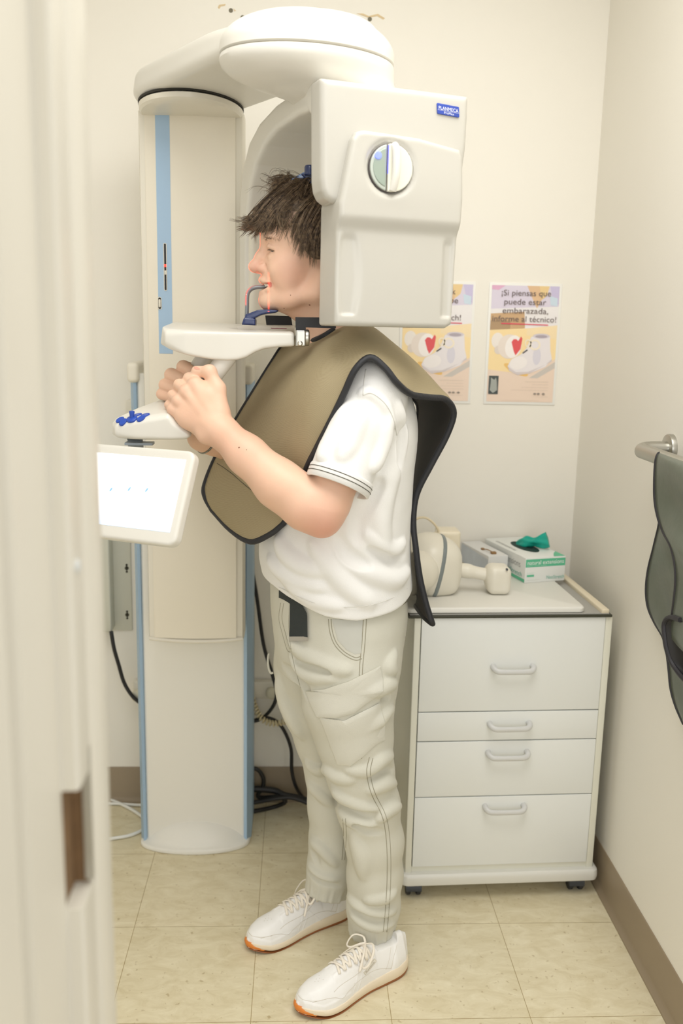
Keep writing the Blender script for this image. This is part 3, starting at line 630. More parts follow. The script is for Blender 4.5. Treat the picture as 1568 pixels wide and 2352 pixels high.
    # post between key panel and display
    p0 = at(310, 1012, 1.9); MB().tube([p0+[0, 0, .004], p0-[0, -.02, .05]], .016, 16).box(p0+[-.016, -.03, -.006], p0+[.04, .0, -.001]).build('display_post', mat('post_grey', (150, 160, 170), .4), XM)
support()
# ============================================================ rolling cabinet
M_CAB = mat('cabinet_white', (234, 236, 233), .38); M_CABF = mat('cabinet_frame', (228, 227, 213), .4)
CY = math.radians(2.3); CO = np.array([.292, 2.150, 0]); CU = np.array([math.cos(CY), math.sin(CY), 0]); CV = np.array([-math.sin(CY), math.cos(CY), 0])
CB = empty('rolling_cabinet', tuple(CO+.25*CU+.2*CV), 'white rolling drawer cabinet with four grey bow handles standing in the corner', 'cabinet')
CMX = Matrix(((CU[0], CV[0], 0, CO[0]), (CU[1], CV[1], 0, CO[1]), (0, 0, 1, 0), (0, 0, 0, 1)))
def cabinet():
    cbx = lambda mb, lo, hi, bev=0., mi=0: mb.box(lo, hi, bev, mi, CMX)
    mb = MB()
    cbx(mb, (0, .018, .075), (.019, .475, .772), .002); cbx(mb, (.485, .018, .075), (.504, .475, .772), .002)
    cbx(mb, (0, 0, .075), (.0165, .020, .774), .002); cbx(mb, (.4865, 0, .075), (.504, .020, .774), .002)
    cbx(mb, (.017, .465, .075), (.487, .475, .77)); cbx(mb, (.017, .004, .075), (.487, .03, .0925), .001)
    mb.build('carcass', M_CABF, CB)
    o = MB(); cbx(o, (.017, .022, .09), (.487, .03, .774)); o.build('dark_gap', M_GAP, CB)
    # bow handles
    def handle(par, sc, z):
        w = .0515; S = SDF(); L = lambda s, t, z_: CO+s*CU+t*CV+np.array([0, 0, z_])
        pts = cr([L(sc-w+.002, .004, z+.006), L(sc-w, -.012, z+.005), L(sc-w+.008, -.022, z), L(sc-w+.022, -.0245, z-.001), L(sc, -.025, z-.001), L(sc+w-.022, -.0245, z-.001), L(sc+w-.008, -.022, z), L(sc+w, -.012, z+.005), L(sc+w-.002, .004, z+.006)], 4)
        S.line(pts, .0068, .002, flat=((0, 1, 0), .75))
        surfobj('handle', S, .0025, mat('handle_grey', (212, 212, 210), .3), par)
    for z0, z1, s0, s1, hs, hz in ((.5265, .773, .0185, .4855, .254, .640), (.4465, .5235, .0185, .4855, .2535, .487), (.2925, .4435, .0185, .4855, .2535, .408), (.0945, .2895, .0185, .4855, .2535, .258)):
        mb = MB(); cbx(mb, (s0, -.001, z0), (s1, .019, z1), .0012); d = mb.build('drawer', M_CAB, CB); handle(d, hs, hz)
    mb = MB(); pl = rrect(.530, .490, .018, 6, .253, .2295)
    R = [frame_map(np.c_[(pl-[.253, .2295])*s+[.253, .2295], np.full(len(pl), z)], CO, CU, CV, (0, 0, 1)) for s, z in ((.975, .044), (.995, .048), (1, .056), (1, .066), (.995, .074), (.98, .078))]
    mb.loft(R); mb.build('plinth', mat('plinth_white', (224, 223, 216), .35), CB)
    # casters
    for s, t in ((.027, .02), (.468, .02), (.027, .41), (.468, .41)):
        c = CO+s*CU+t*CV; mb = MB()
        for dx in (-.0135, .0135):
            rr = [np.c_[np.full(20, 0), ellipse(.021*k, .021*k, 20)] for k in (.9, 1, 1, .9)]; xs = (-.006, -.004, .004, .006)
            mb.loft([np.c_[np.full(20, c[0]+dx+x), c[1]+.006+r[:, 1], .021+r[:, 2]] for x, r in zip(xs, rr)])
        ca = mb.build('caster', mat('caster_tread', (40, 42, 46), .55), CB)
        hd = MB(); a = np.linspace(-.15, pi+.15, 16); arc = [(c[1]+.006+.0235*math.cos(x), .0235+.0225*math.sin(x)) for x in a]
        hd.extrude(arc, c[0]-.0205, c[0]+.0205, axes=(1, 2, 0)); hd.tube([(c[0], c[1]+.004, .04), (c[0], c[1]+.004, .05)], .006); hd.build('caster_hood', M_DGREY, ca)
    # top: dark edge, recessed grey tray with a raised rim, loose slab
    mb = MB(); cbx(mb, (-.016, -.006, .774), (.500, .475, .7805), .001); mb.build('dark_edging', mat('edging_dark', (58, 58, 44), .5), CB)
    mb = MB(); cbx(mb, (-.012, .0, .7803), (.494, .475, .7825)); mb.build('tray', mat('tray_grey', (168, 166, 160), .5), CB)
    mb = MB(); cbx(mb, (.474, .0, .780), (.494, .475, .793), .003); cbx(mb, (-.014, .458, .78), (.494, .477, .7955), .003); mb.build('tray_rim', mat('rim_cream', (228, 216, 190), .4), CB)
    mb = MB(); pl = rrect(.455, .445, .016, 6, .207, .2285)
    mb.loft([frame_map(np.c_[(pl-[.207, .2285])*s+[.207, .2285], np.full(len(pl), z)], CO, CU, CV, (0, 0, 1)) for s, z in ((.985, .7827), (1, .7845), (1, .793), (.99, .7965), (.985, .797))]); mb.build('top_board', mat('top_board_white', (232, 230, 222), .4), CB)
cabinet()
ZT = .797
# ---- glove box
def panel_text(par, mname, rgb, items, o, u, v, n):
    for s, size, x, y, w in items:
        V, Fc = text2d(s, 1)
        ww = np.ptp(V[:, 0]); V[:, 0] = V[:, 0]*w/ww+x; V[:, 1] = V[:, 1]*size+y; V[:, 2] = .0004
        MB().add(frame_map(V, o, u, v, n), Fc).build('print', mat(mname, rgb, .6), par, smooth=False, fix=False)
def glove_box():
    yw = math.radians(15); o = np.array([.623, 2.392, ZT]); u = np.array([math.cos(yw), math.sin(yw), 0]); v = np.array([-math.sin(yw), math.cos(yw), 0]); z = np.array([0, 0, 1.])
    w, d, h = .124, .248, .070; G = empty('glove_box', tuple(o+u*w/2+v*d/2), 'white and green open glove box with a teal glove poking out, on the cabinet', 'box')
    B = MB(); B.box((0, 0, 0), (w, d, h), .0012, 0, Matrix(((u[0], v[0], 0, o[0]), (u[1], v[1], 0, o[1]), (0, 0, 1, o[2]), (0, 0, 0, 1)))); box = B.build('carton', mat('carton_white', (232, 234, 230), .5), G)
    gr = mat('print_green', (96, 190, 150), .5)
    mb = MB(); q = lambda x, y, zz: o+u*x+v*y+z*zz
    mb.add([q(.001, -.0004, .044), q(w-.001, -.0004, .044), q(w-.001, -.0004, .066), q(.001, -.0004, .066)], [(0, 1, 2, 3)])
    mb.add([q(.006, -.0004, .0165), q(.028, -.0004, .0165), q(.028, -.0004, .0225), q(.006, -.0004, .0225)], [(0, 1, 2, 3)])
    mb.add([q(-.0004, d-.001, .001), q(-.0004, .001, .001), q(-.0004, .001, .010), q(-.0004, d-.001, .010)], [(0, 1, 2, 3)])
    e = [(w-.045+.045*math.cos(a), .002+.05*math.sin(a)) for a in np.linspace(0, pi/2, 10)]
    mb.add([q(w-.001, .002, h+.0004), q(w-.001, .055, h+.0004), q(w-.006, .05, h+.0004), q(w-.018, .035, h+.0004), q(w-.03, .015, h+.0004), q(w-.036, .002, h+.0004)], [(0, 1, 2, 3, 4, 5)])
    mb.build('green_band', gr, G, smooth=False)
    panel_text(G, 'print_white', (246, 248, 246), [('natural extensions', .0165, .005, .051, .112), ('–––– –––– ––––', .006, .005, .046, .06)], q(0, -.0006, 0), u, z, -v)
    panel_text(G, 'print_green_text', (120, 185, 165), [('NeoStretch', .014, .066, .008, .055), ('– –––', .006, .006, .026, .022)], q(0, -.0006, 0), u, z, -v)
    panel_text(G, 'print_grey', (176, 176, 172), [('––––––', .006, .006, .006, .04)], q(0, -.0006, 0), u, z, -v)
    panel_text(G, 'print_grey', (176, 176, 172), [('natural extensions', .026, .03, .038, .19)], q(-.0006, d, 0), -v, z, -u)
    panel_text(G, 'print_green_text', (120, 185, 165), [('NeoStretch', .018, .12, .014, .11)], q(-.0006, d, 0), -v, z, -u)
    panel_text(G, 'print_grey', (176, 176, 172), [('extensions', .02, .02, .012, .12)], q(0, d-.02, h+.0006), -v, u, z)
    # oval opening and glove
    E = ellipse(.028, .068, 40); mb = MB(); c = (w*.52, d*.50)
    mb.loft([[q(c[0]+x*s, c[1]+y*s, h+zz) for x, y in E] for s, zz in ((1.0, .0003), (.99, .0006), (.97, .0004))]); mb.build('opening', mat('opening_dark', (30, 58, 54), .8), G)
    S = SDF(); p = lambda px, py, Y: at(px, py, Y)
    Yg = q(w*.55, d*.42, 0)[1]
    P0 = q(c[0], c[1]+.03, h-.004)
    ctr = cr([q(c[0]-.004, c[1]+.035, h-.002), q(c[0]+.006, c[1]+.0, h+.012), q(c[0]+.022, c[1]-.028, h+.020), q(c[0]+.046, c[1]-.045, h+.030)], 6)
    wd = np.interp(np.linspace(0, 1, len(ctr)), [0, .3, .55, .75, 1], [.010, .020, .014, .020, .027])
    mb = MB(); rings = []
    for i, (cc, r) in enumerate(zip(ctr, wd)):
        t = nz(ctr[min(i+1, len(ctr)-1)]-ctr[max(i-1, 0)]); b = nz(np.cross(t, z)); n = np.cross(b, t); th = np.linspace(0, 2*pi, 36, endpoint=False)
        rr = r*(1+.16*np.sin(3*th+i*.35)+.10*np.sin(5*th-i*.5)); rings.append(cc+np.outer(rr*np.cos(th)*.85, n)+np.outer(rr*np.sin(th)*.62, b))
    mb.loft(rings); mb.build('glove', mat('teal_nitrile', (22, 172, 152), .5, bump=(90, .5, 4)), G)
glove_box()
def tissue_box():
    yw = math.radians(14); o = np.array([.455, 2.43, ZT]); 
    fr = np.array([.592, 2.46, 0]); u = np.array([math.cos(yw), math.sin(yw), 0]); v = np.array([-math.sin(yw), math.cos(yw), 0]); z = np.array([0, 0, 1.])
    w, d, h = .060, .185, .060; o = np.array([.533, 2.450, ZT])
    G = empty('sleeve_box', tuple(o+u*w/2+v*d/2), 'small pale box with a torn brown corner between the head unit and the glove box', 'box')
    M = Matrix(((u[0], v[0], 0, o[0]), (u[1], v[1], 0, o[1]), (0, 0, 1, o[2]), (0, 0, 0, 1)))
    MB().box((0, 0, 0), (w, d, h), .001, 0, M).build('carton', mat('pale_carton', (222, 222, 220), .45), G)
    q = lambda x, y, zz: o+u*x+v*y+z*zz
    mb = MB(); mb.add([q(-.0005, d-.002, .002), q(-.0005, .002, .002), q(-.0005, .002, .05), q(-.0005, d-.002, .056)], [(0, 1, 2, 3)]); mb.build('side_print', mat('pale_blue_print', (205, 212, 220), .5, var=(30, .12)), G, smooth=False)
    mb = MB(); mb.box((.02, .02, h), (.034, .032, h+.006), .001, 0, M); mb.tube([q(.02, .075, h+.003), q(.022, .05, h+.006), q(.026, .03, h+.004)], .0014, 6); mb.box((.014, .072, h), (.022, .082, h+.005), .001, 0, M); mb.build('torn_flap', mat('torn_brown', (150, 116, 74), .7), G)
tissue_box()
# ---- tube head lying on the cabinet
def head_unit():
    H = empty('dental_x_ray_unit', (.40, 2.33, ZT), 'cream dental x-ray head with a grey band lying on its side on the cabinet', 'x-ray unit')
    mc = mat('unit_cream', (232, 227, 212), .3)
    S = SDF(); S.ell((.342, 2.315, ZT+.074), (.078, .085, .0815), .01); S.box((.376, 2.32, ZT+.063), (.046, .066, .063), .03, .04)
    S.box((.34, 2.33, ZT-.05), (.3, .3, .05), 0, op='s', k=.0)
    body = surfobj('housing', S, .003, mc, H)
    S2 = SDF(); S2.ell((.342, 2.315, ZT+.074), (.0797, .0867, .0832), .01); S2.box((.376, 2.32, ZT+.063), (.0475, .0675, .0645), .03, .04); S2.box((.34, 2.33, ZT-.05), (.3, .3, .05), 0, op='s', k=.0)
    tl = math.radians(10); R = np.array([[math.cos(tl), 0, -math.sin(tl)], [0, 1, 0], [math.sin(tl), 0, math.cos(tl)]])
    S2.box((.366, 2.30, ZT+.06), (.0055, .2, .2), .001, op='i', k=.001, rot=R); surfobj('grey_band', S2, .0025, mat('band_grey', (128, 136, 136), .4), H)
    c = at(1021, 1333, 2.252); MB().box(c+[-.006, -.004, -.013], c+[.007, .006, .014], .001).build('blue_label', mat('label_blue', (120, 150, 180), .5), body)
    S = SDF(); S.cone((.31, 2.25, ZT+.07), (.288, 2.245, ZT+.067), .054, .060, .01); S.cone((.300, 2.25, ZT+.068), (.24, 2.22, ZT+.06), .044, .05, op='s', k=.004); surfobj('cone', S, .003, mc, H)
    S = SDF(); S.line([(.405, 2.31, ZT+.060), (.445, 2.30, ZT+.058), (.515, 2.295, ZT+.046)], [.022, .0165, .0165], .012); surfobj('arm', S, .0025, mc, H)
    S = SDF(); S.box((.528, 2.300, ZT+.0375), (.030, .034, .0375), .017); S.ell((.512, 2.298, ZT+.045), (.022, .026, .026), .02); k = surfobj('joint_knob', S, .0025, mc, H)
    c = at(1164, 1308, 2.265); MB().tube([c+[0, .004, 0], c+[0, -.0022, 0]], .0028, 10).build('screw', M_DGREY, k)
    S = SDF(); S.box((.410, 2.42, ZT+.072), (.031, .035, .072), .008); S.cone((.385, 2.41, ZT+.12), (.372, 2.40, ZT+.12), .02, .018, .01); surfobj('yoke', S, .003, mat('unit_ivory', (236, 226, 202), .3), H)
    MB().box((.396, 2.383, ZT+.095), (.414, 2.386, ZT+.108), .0005).build('warning_label', mat('label_grey', (150, 152, 148), .6), H)
    p = cr([(.30, 2.40, ZT+.10), (.312, 2.40, ZT+.165), (.345, 2.40, ZT+.178), (.378, 2.395, ZT+.15), (.385, 2.39, ZT+.11)], 8)
    MB().tube(p, .0032, 10).build('loop_hose', mat('hose_beige', (222, 208, 176), .3), H)
head_unit()
# ============================================================ posters
def poster(x0, x1, z0, z1, label, lines):
    y = YB; P = empty('poster', ((x0+x1)/2, y, (z0+z1)/2), label, 'poster', 'baby shoe posters')
    MB().box((x0, y-.003, z0), (x1, y, z1), .0006).build('sheet', mat('poster_border', (242, 241, 236), .35), P)
    w, h = x1-x0, z1-z0; bx = .0075; px = lambda u, v, k: (x0+bx+u*(w-2*bx), y-.003-.00015*k, z1-bx-v*(h-2*bx))
    mb = MB(); Ms = []
    def col(rgb): Ms.append(mat('print_%d_%d_%d' % rgb, rgb, .4)); return len(Ms)-1
    def poly(uv, rgb, k): mb.add([px(u, v, k) for u, v in uv], [list(range(len(uv)))], col(rgb))
    def el(cu, cv, ru, rv, rgb, k, an=0):
        E = ellipse(ru, rv, 28); c, s = math.cos(an), math.sin(an); poly([(cu+(a*c-b*s), cv+(a*s+b*c)*.62) for a, b in E], rgb, k)
    poly([(0, 0), (1, 0), (1, 1), (0, 1)], (246, 226, 200), 1)
    poly([(0, 0), (1, 0), (1, .22), (0, .20)], (222, 214, 230), 2); poly([(0, .20), (1, .17), (1, .36), (0, .38)], (240, 236, 236), 2.5)
    poly([(0, .24), (.5, .22), (.52, .36), (0, .40)], (206, 170, 128), 3); poly([(0, .30), (.3, .30), (.3, .37), (0, .40)], (178, 148, 112), 4)
    poly([(.52, 0), (.75, 0), (.74, .12), (.68, .19), (.6, .10)], (226, 190, 150), 3); poly([(.7, 0), (.85, 0), (.82, .08), (.74, .12)], (236, 206, 150), 4.2)
    poly([(0, 0), (.2, 0), (.1, .04), (0, .035)], (226, 176, 206), 4); poly([(.86, .0), (1, 0), (1, .16), (.9, .1)], (204, 196, 226), 4); poly([(.86, .08), (.98, .1), (.98, .17), (.88, .16)], (206, 222, 236), 4.6)
    poly([(0, .38), (1, .345), (1, .62), (.55, .78), (0, .74)], (250, 224, 170), 5); poly([(.55, .36), (1, .33), (1, .45), (.55, .42)], (248, 226, 184), 6)
    poly([(0, .72), (.6, .76), (1, .62), (1, 1), (0, 1)], (238, 216, 198), 6); poly([(.62, .79), (1, .645), (1, .70), (.75, .79)], (206, 198, 190), 7)
    el(.2, .56, .14, .05, (240, 196, 110), 7, .5); el(.42, .72, .2, .05, (240, 196, 116), 7.4, .4)
    # rear shoe
    el(.12, .47, .09, .11, (242, 234, 226), 8); el(.30, .52, .17, .17, (236, 224, 214), 8.7, .5); el(.14, .55, .06, .06, (226, 214, 204), 8.5)
    el(.36, .52, .12, .16, (248, 242, 238), 9, .2); poly([(.33, .48), (.36, .455), (.40, .455), (.43, .47), (.47, .43), (.49, .45), (.47, .54), (.40, .595), (.37, .56)], (226, 84, 88), 10)
    # front shoe
    poly([(.62, .43), (.9, .42), (.92, .55), (.95, .62), (.86, .69), (.62, .75), (.45, .765), (.32, .73), (.29, .69), (.34, .63), (.48, .585), (.56, .53)], (236, 230, 232), 11)
    poly([(.29, .69), (.32, .73), (.45, .765), (.62, .75), (.95, .64), (.95, .62), (.86, .67), (.6, .735), (.42, .74)], (216, 206, 206), 12)
    el(.77, .425, .125, .035, (214, 206, 214), 12.3); el(.77, .428, .09, .022, (176, 166, 176), 13); el(.45, .66, .13, .09, (244, 238, 236), 12.5, -.2); el(.72, .60, .06, .12, (220, 216, 226), 12.7)
    for cu, cv, ru, rv, an in ((.68, .50, .085, .075, .2), (.58, .49, .05, .06, -.3)):
        O_ = ellipse(ru, rv, 28); c, s = math.cos(an), math.sin(an); r = []
        for kk in (1, .68): r.append([(cu+(a*c-b*s)*kk, cv+(a*s+b*c)*.62*kk) for a, b in O_])
        n = 28; V = [px(u, v, 14) for q in r for u, v in q]; mb.add(V, [[i, (i+1) % n, n+(i+1) % n, n+i] for i in range(n)], col((246, 234, 212)))
    poly([(.50, .57), (.57, .54), (.58, .55), (.51, .58)], (70, 66, 66), 15)
    poly([(.16, .318), (.86, .325), (.86, .333), (.16, .327)] if lines[0] == 'S' else [(.3, .32), (.86, .325), (.86, .333), (.3, .327)], (226, 70, 96), 15)
    if lines[0] == 'S':
        poly([(.02, .775), (.165, .775), (.165, .935), (.02, .935)], (64, 72, 72), 15); poly([(.05, .79), (.10, .81), (.125, .79), (.14, .82), (.15, .9), (.09, .925), (.04, .9), (.05, .84)], (166, 170, 164), 16)
    o = mb.build('photo_print', Ms, P, smooth=False, fix=False)
    # merge same materials is unnecessary: each print colour keeps its own slot
    tb = MB()
    def tx(s, u, v, wd, hg, al='C'):
        V, Fc = text2d(s, 1, 'LEFT'); ww = np.ptp(V[:, 0]) if len(V) else 1; V[:, 0] -= V[:, 0].min(); V[:, 0] *= wd/ww
        u0 = u-wd/2 if al == 'C' else (u-wd if al == 'R' else u)
        tb.add([px(u0+a, v-b*hg, 20) for a, b in V[:, :2]], Fc)
    for s, u, v, wd, hg, al in lines[1]: tx(s, u, v, wd, hg, al)
    tb.build('heading', mat('print_text', (112, 98, 96), .6), P, smooth=False, fix=False)
    tb = MB()
    for s, u, v, wd, hg, al in lines[2]: tx(s, u, v, wd, hg, al)
    tb.build('small_print', mat('print_small', (150, 138, 128), .6), P, smooth=False, fix=False)
es = [('¡Si piensas que', .51, .085, .73, .070, 'C'), ('puede estar', .5, .160, .62, .070, 'C'), ('embarazada,', .51, .235, .68, .070, 'C'), ('informe al técnico!', .5, .305, .95, .070, 'C')]
en = [('If you think', .44, .085, .62, .070, 'C'), ('you may be', .48, .160, .62, .070, 'C'), ('pregnant,', .42, .235, .55, .070, 'C'), ('tell your tech!', .48, .305, .72, .070, 'C')]
dash = lambda n: '–'*n
sp = [(dash(14), .92, .826, .36, .016, 'R'), (dash(11), .92, .850, .25, .013, 'R'), (dash(17), .92, .875, .40, .013, 'R'), (dash(24), .92, .900, .56, .013, 'R'), ('●● ◆', .88, .935, .18, .022, 'R'), (dash(9), .92, .955, .18, .011, 'R'), (dash(30), .5, .99, .56, .011, 'C')]
poster(.541, .7515, 1.263, 1.609, 'poster of white baby shoes with the Spanish heading, nearer the corner', ('S', es, sp))
poster(.2880, .5015, 1.263, 1.609, 'poster of white baby shoes mostly covered by the tube head and the apron', ('E', en, sp))
# ============================================================ wall rail with the second apron
def rail():
    R = empty('wall_rail', tuple(atx(1543, 1030, XR)), 'brushed steel rail with a round rosette on the right wall', 'rail')
    c = atx(1542, 1031, XR); 
    mb = MB(); mb.loft([np.c_[np.full(40, XR-d), ellipse(.033*s, .033*s, 40, c[1], c[2])] for d, s in ((0, 1), (.008, 1), (.0115, .97), (.0125, .9))]); mb.build('rosette', M_STEEL, R)
    p = cr([(XR-.008, c[1], c[2]), (XR-.045, c[1], c[2]), (XR-.066, c[1]-.006, c[2]-.002), (XR-.074, c[1]-.024, c[2]-.003), (XR-.075, c[1]-.06, c[2]-.003), (XR-.075, c[1]-.40, c[2]-.003), (XR-.075, c[1]-.52, c[2]-.003)], 8)
    mb = MB(); mb.tube(p, .0165, 20); mb.build('rail_bar', M_STEEL, R)
    return c
rc = rail()
def cloth(name, grid, th, m, parent, sub=4, edge=None):
    """thick cloth through a grid of points (rows x cols), Catmull-Rom in both ways"""
    g = np.array([cr(r, sub) for r in grid]); g = np.array([cr(g[:, j], sub) for j in range(g.shape[1])]).transpose(1, 0, 2)
    a, b, _ = g.shape; du = np.gradient(g, axis=0); dv = np.gradient(g, axis=1); n = np.cross(du, dv); n /= np.linalg.norm(n, axis=2)[:, :, None]+1e-12
    V = np.concatenate([(g+n*th/2).reshape(-1, 3), (g-n*th/2).reshape(-1, 3)]); F_ = []; N = a*b; mi = []
    for i in range(a-1):
        for j in range(b-1):
            q = [i*b+j, i*b+j+1, (i+1)*b+j+1, (i+1)*b+j]; F_.append(q); mi.append(0); F_.append([k+N for k in q[::-1]]); mi.append(1)
    ring = [j for j in range(b)]+[i*b+b-1 for i in range(1, a)]+[(a-1)*b+j for j in range(b-2, -1, -1)]+[i*b for i in range(a-2, 0, -1)]
    for k in range(len(ring)): p, q = ring[k], ring[(k+1) % len(ring)]; F_.append([q, p, p+N, q+N]); mi.append(0)
    return mk(name, V, F_, m, parent, True, mi), g, n
def hung_apron():
    m1 = mat('grey_green_nylon', (98, 104, 92), .38, bump=(30, .6, 4), spec=.6); m2 = mat('apron_inside_black', (38, 37, 38), .6)
    A = empty('hanging_apron', (rc[0]-.075, rc[1]-.2, rc[2]-.6), 'grey green protective apron with black binding draped over the right wall rail', 'apron')
    bar = np.array([XR-.075, 0, rc[2]-.003])
    def pts(pp, x): return [atx(px, py, x) for px, py in pp]
    def sheet(name, edge, xs, depth, par):
        rows = []
        for (px, py), x in zip(edge, xs):
            e = atx(px, py, x); rows.append([e+np.array([.010*math.sin(5*k+py*.03)*min(1, k)*(1 if k else 0), -depth*k/4, .0]) for k in range(5)])
        o, g, n = cloth(name, rows, .004, [m1, m2], par, 5)
        ed = g[:, 0]; MB().tube(ed, .0042, 8).build('binding', mat('binding_black', (44, 42, 46), .55), o); return o
    # layer over the bar, wall side hidden; front layer on room side
    o = bar+[0, rc[1]-.05, 0]
    front = [(1538, 1046), (1520, 1041), (1510, 1046), (1505, 1075), (1504, 1140), (1511, 1185), (1524, 1222), (1541, 1255), (1551, 1300), (1552, 1345), (1546, 1400), (1538, 1460)]
    sheet('front_fall', front, [.775, .758, .742, .737, .735, .735, .735, .733, .730, .730, .73, .735], .36, A)
    back = [(1531, 1052), (1526, 1090), (1522, 1150), (1514, 1205), (1509, 1228), (1500, 1265), (1489, 1310), (1484.5, 1355), (1489, 1395), (1504, 1430), (1524, 1465), (1532, 1500), (1537, 1540), (1541, 1580), (1552, 1620), (1570, 1662)]
    sheet('rear_fall', back, [.790, .800, .800, .80, .80, .798, .795, .793, .795, .797, .797, .797, .797, .797, .80, .80], .36, A)
    # turned-up pocket fold showing the black inside
    S = []
    for k, (px, py, x) in enumerate(((1562, 1424, .725), (1538, 1418, .725), (1525, 1432, .722), (1526, 1462, .722), (1531, 1492, .724), (1542, 1522, .73), (1560, 1548, .735), (1580, 1570, .74))):
        e = atx(px, py, x); S.append([e, e+np.array([.018, -.03, -.004]), e+np.array([.03, -.12, 0]), e+np.array([.03, -.22, 0])])
    o2, g, n = cloth('turned_fold', S, .004, [m2, m2], A, 4); MB().tube(g[:, 0], .0052, 8).build('binding', mat('binding_black', (0, 0, 0)), o2)
hung_apron()
# ============================================================ wall fittings and cables
def fittings():
    y = YB
    p0, p1 = at(305, 1570, y), at(636, 1606, y); S = empty('power_strip', ((p0[0]+p1[0])/2, y, p0[2]-.02), 'cream outlet strip on the wall behind the column foot', 'outlet strip')
    MB().box((-.492, y-.026, .352), (p1[0], y, .408), .006).build('housing', M_CREAM, S)
    for px, py in ((624, 1590), (316, 1596)):
        c = at(px, py, y-.026); MB().loft([np.c_[ellipse(r, r, 20, c[0], c[2])[:, 0], np.full(20, y-.026-d), ellipse(r, r, 20, c[0], c[2])[:, 1]] for r, d in ((.018, 0), (.018, .012), (.014, .016), (.006, .017))]).build('plug', mat('plug_cream', (226, 220, 196), .4), S)
    c = at(306, 936, y); W_ = empty('wall_socket', tuple(c), 'cream wall socket left of the column behind the key panel', 'socket')
    MB().box((c[0]-.018, y-.022, c[2]-.022), (c[0]+.05, y, c[2]+.022), .005).build('cover', M_CREAM, W_)
    c = at(312, 945, y-.022); MB().loft([np.c_[ellipse(r, r, 20, c[0], c[2])[:, 0], np.full(20, y-.022-d), ellipse(r, r, 20, c[0], c[2])[:, 1]] for r, d in ((.016, 0), (.016, .010), (.012, .014), (.004, .015))]).build('plug', mat('plug_cream', (0, 0, 0)), W_)
    # wall bracket with keyholes
    a, b = at(262, 1240, y), at(305, 1447, y); B = empty('wall_bracket', tuple((a+b)/2), 'pale metal wall bracket with keyhole slots left of the column', 'bracket')
    MB().box((-.60, y-.006, b[2]), (b[0], y, a[2]+.03), .002).build('flange', mat('bracket_metal', (208, 206, 190), .4), B)
    MB().box((-.61, y-.060, b[2]+.012), (-.545, y-.004, a[2]+.03), .004).build('channel', mat('bracket_metal', (0, 0, 0)), B)
    for px, py in ((291, 1305), (292, 1412)):
        c = at(px, py, y-.0062); mb = MB()
        for r, dz in ((.0062, 0), (.0034, .010), (.0034, -.011)): mb.tube([c+[0, .002, dz], c+[0, -.0006, dz]], r, 12)
        mb.box(c+[-.0014, -.0006, -.013], c+[.0014, .002, .013]); mb.build('keyhole', mat('keyhole_dark', (84, 80, 66), .7), B)
    bl = mat('cable_black', (34, 33, 32), .45)
    def cable(pts, r, m, label, name='power_cable', n=10, coil=None):
        P = cr(pts, n)
        if coil:
            t = np.arange(len(P)*6); Q = np.stack([np.interp(t/6, np.arange(len(P)), P[:, i]) for i in range(3)], 1); T = np.gradient(Q, axis=0); T /= np.linalg.norm(T, axis=1)[:, None]+1e-9
            n1 = np.cross(T, [0, 1, 0]); n1 /= np.linalg.norm(n1, axis=1)[:, None]+1e-9; n2 = np.cross(T, n1); L = np.r_[0, np.cumsum(np.linalg.norm(np.diff(Q, axis=0), axis=1))]
            ph = L/coil[1]*2*pi; P = Q+coil[0]*(np.cos(ph)[:, None]*n1+np.sin(ph)[:, None]*n2)
        o = MB().tube(P, r, 8).build(name, m, sharp=None); prop(o, label, 'cable'); return o
    Y = 2.63
    cable([at(560, 1225, Y), at(575, 1290, Y), at(590, 1375, Y), at(605, 1480, Y), at(624, 1545, Y-.03), at(635, 1590, Y-.04), at(628, 1620, Y-.04), at(608, 1645, Y-.02), at(590, 1655, Y-.02), at(574, 1657, Y-.03)], .0055, bl, 'black cable hanging down the wall right of the column, curling back at its end')
    cable([at(540, 1655, Y), at(578, 1656, Y), at(605, 1648, Y), at(632, 1655, Y), at(652, 1678, Y), at(668, 1720, Y), at(670, 1770, Y), at(680, 1808, Y), atz(700, 1835, .006), atz(740, 1850, .006)], .0055, bl, 'black cable dropping along the wall to the floor behind the legs')
    def fl(x, y, Y=2.622, r=.0075): q = at(x, y, Y); return q if q[2] > r else atz(x, y, r)
    cable([fl(545, 1775), fl(585, 1765), fl(604, 1785), fl(603, 1808), fl(592, 1826), fl(600, 1832), fl(640, 1830, 2.60), fl(655, 1842, 2.60), fl(630, 1853), fl(590, 1862), fl(545, 1868)], .0065, bl, 'looped black cable lying on the floor right of the column foot')
    cable([fl(540, 1814), fl(590, 1812), fl(630, 1816), fl(652, 1826, 2.61), fl(690, 1834, 2.60), fl(720, 1846, 2.58), fl(770, 1860)], .0105, bl, 'thick black cable bundle on the floor leading behind the trouser legs')
    cable([fl(540, 1846, 2.59), fl(590, 1842, 2.59), fl(635, 1834, 2.585), fl(668, 1832, 2.58), fl(700, 1842, 2.57), fl(730, 1856, 2.56)], .0068, bl, 'thinner black cable lying in front of the floor bundle')
    be = mat('cord_beige', (222, 208, 168), .5)
    cable([at(568, 1575, 2.62), at(577, 1600, 2.615), at(590, 1635, 2.61), at(607, 1655, 2.60), at(630, 1662, 2.60), at(660, 1656, 2.60), at(690, 1648, 2.6)], .0028, be, 'beige coiled cord hanging from the outlet strip', 'coiled_cord', coil=(.0075, .0105))
    cable([at(255, 1450, 2.6), at(262, 1490, 2.6), at(272, 1525, 2.61), at(285, 1568, 2.62), at(305, 1600, 2.62), at(330, 1620, 2.62)], .006, bl, 'black cable left of the column below the metal bracket')
    wh = mat('cable_white', (236, 236, 230), .4); fz = lambda x, y: atz(x, y, .006)
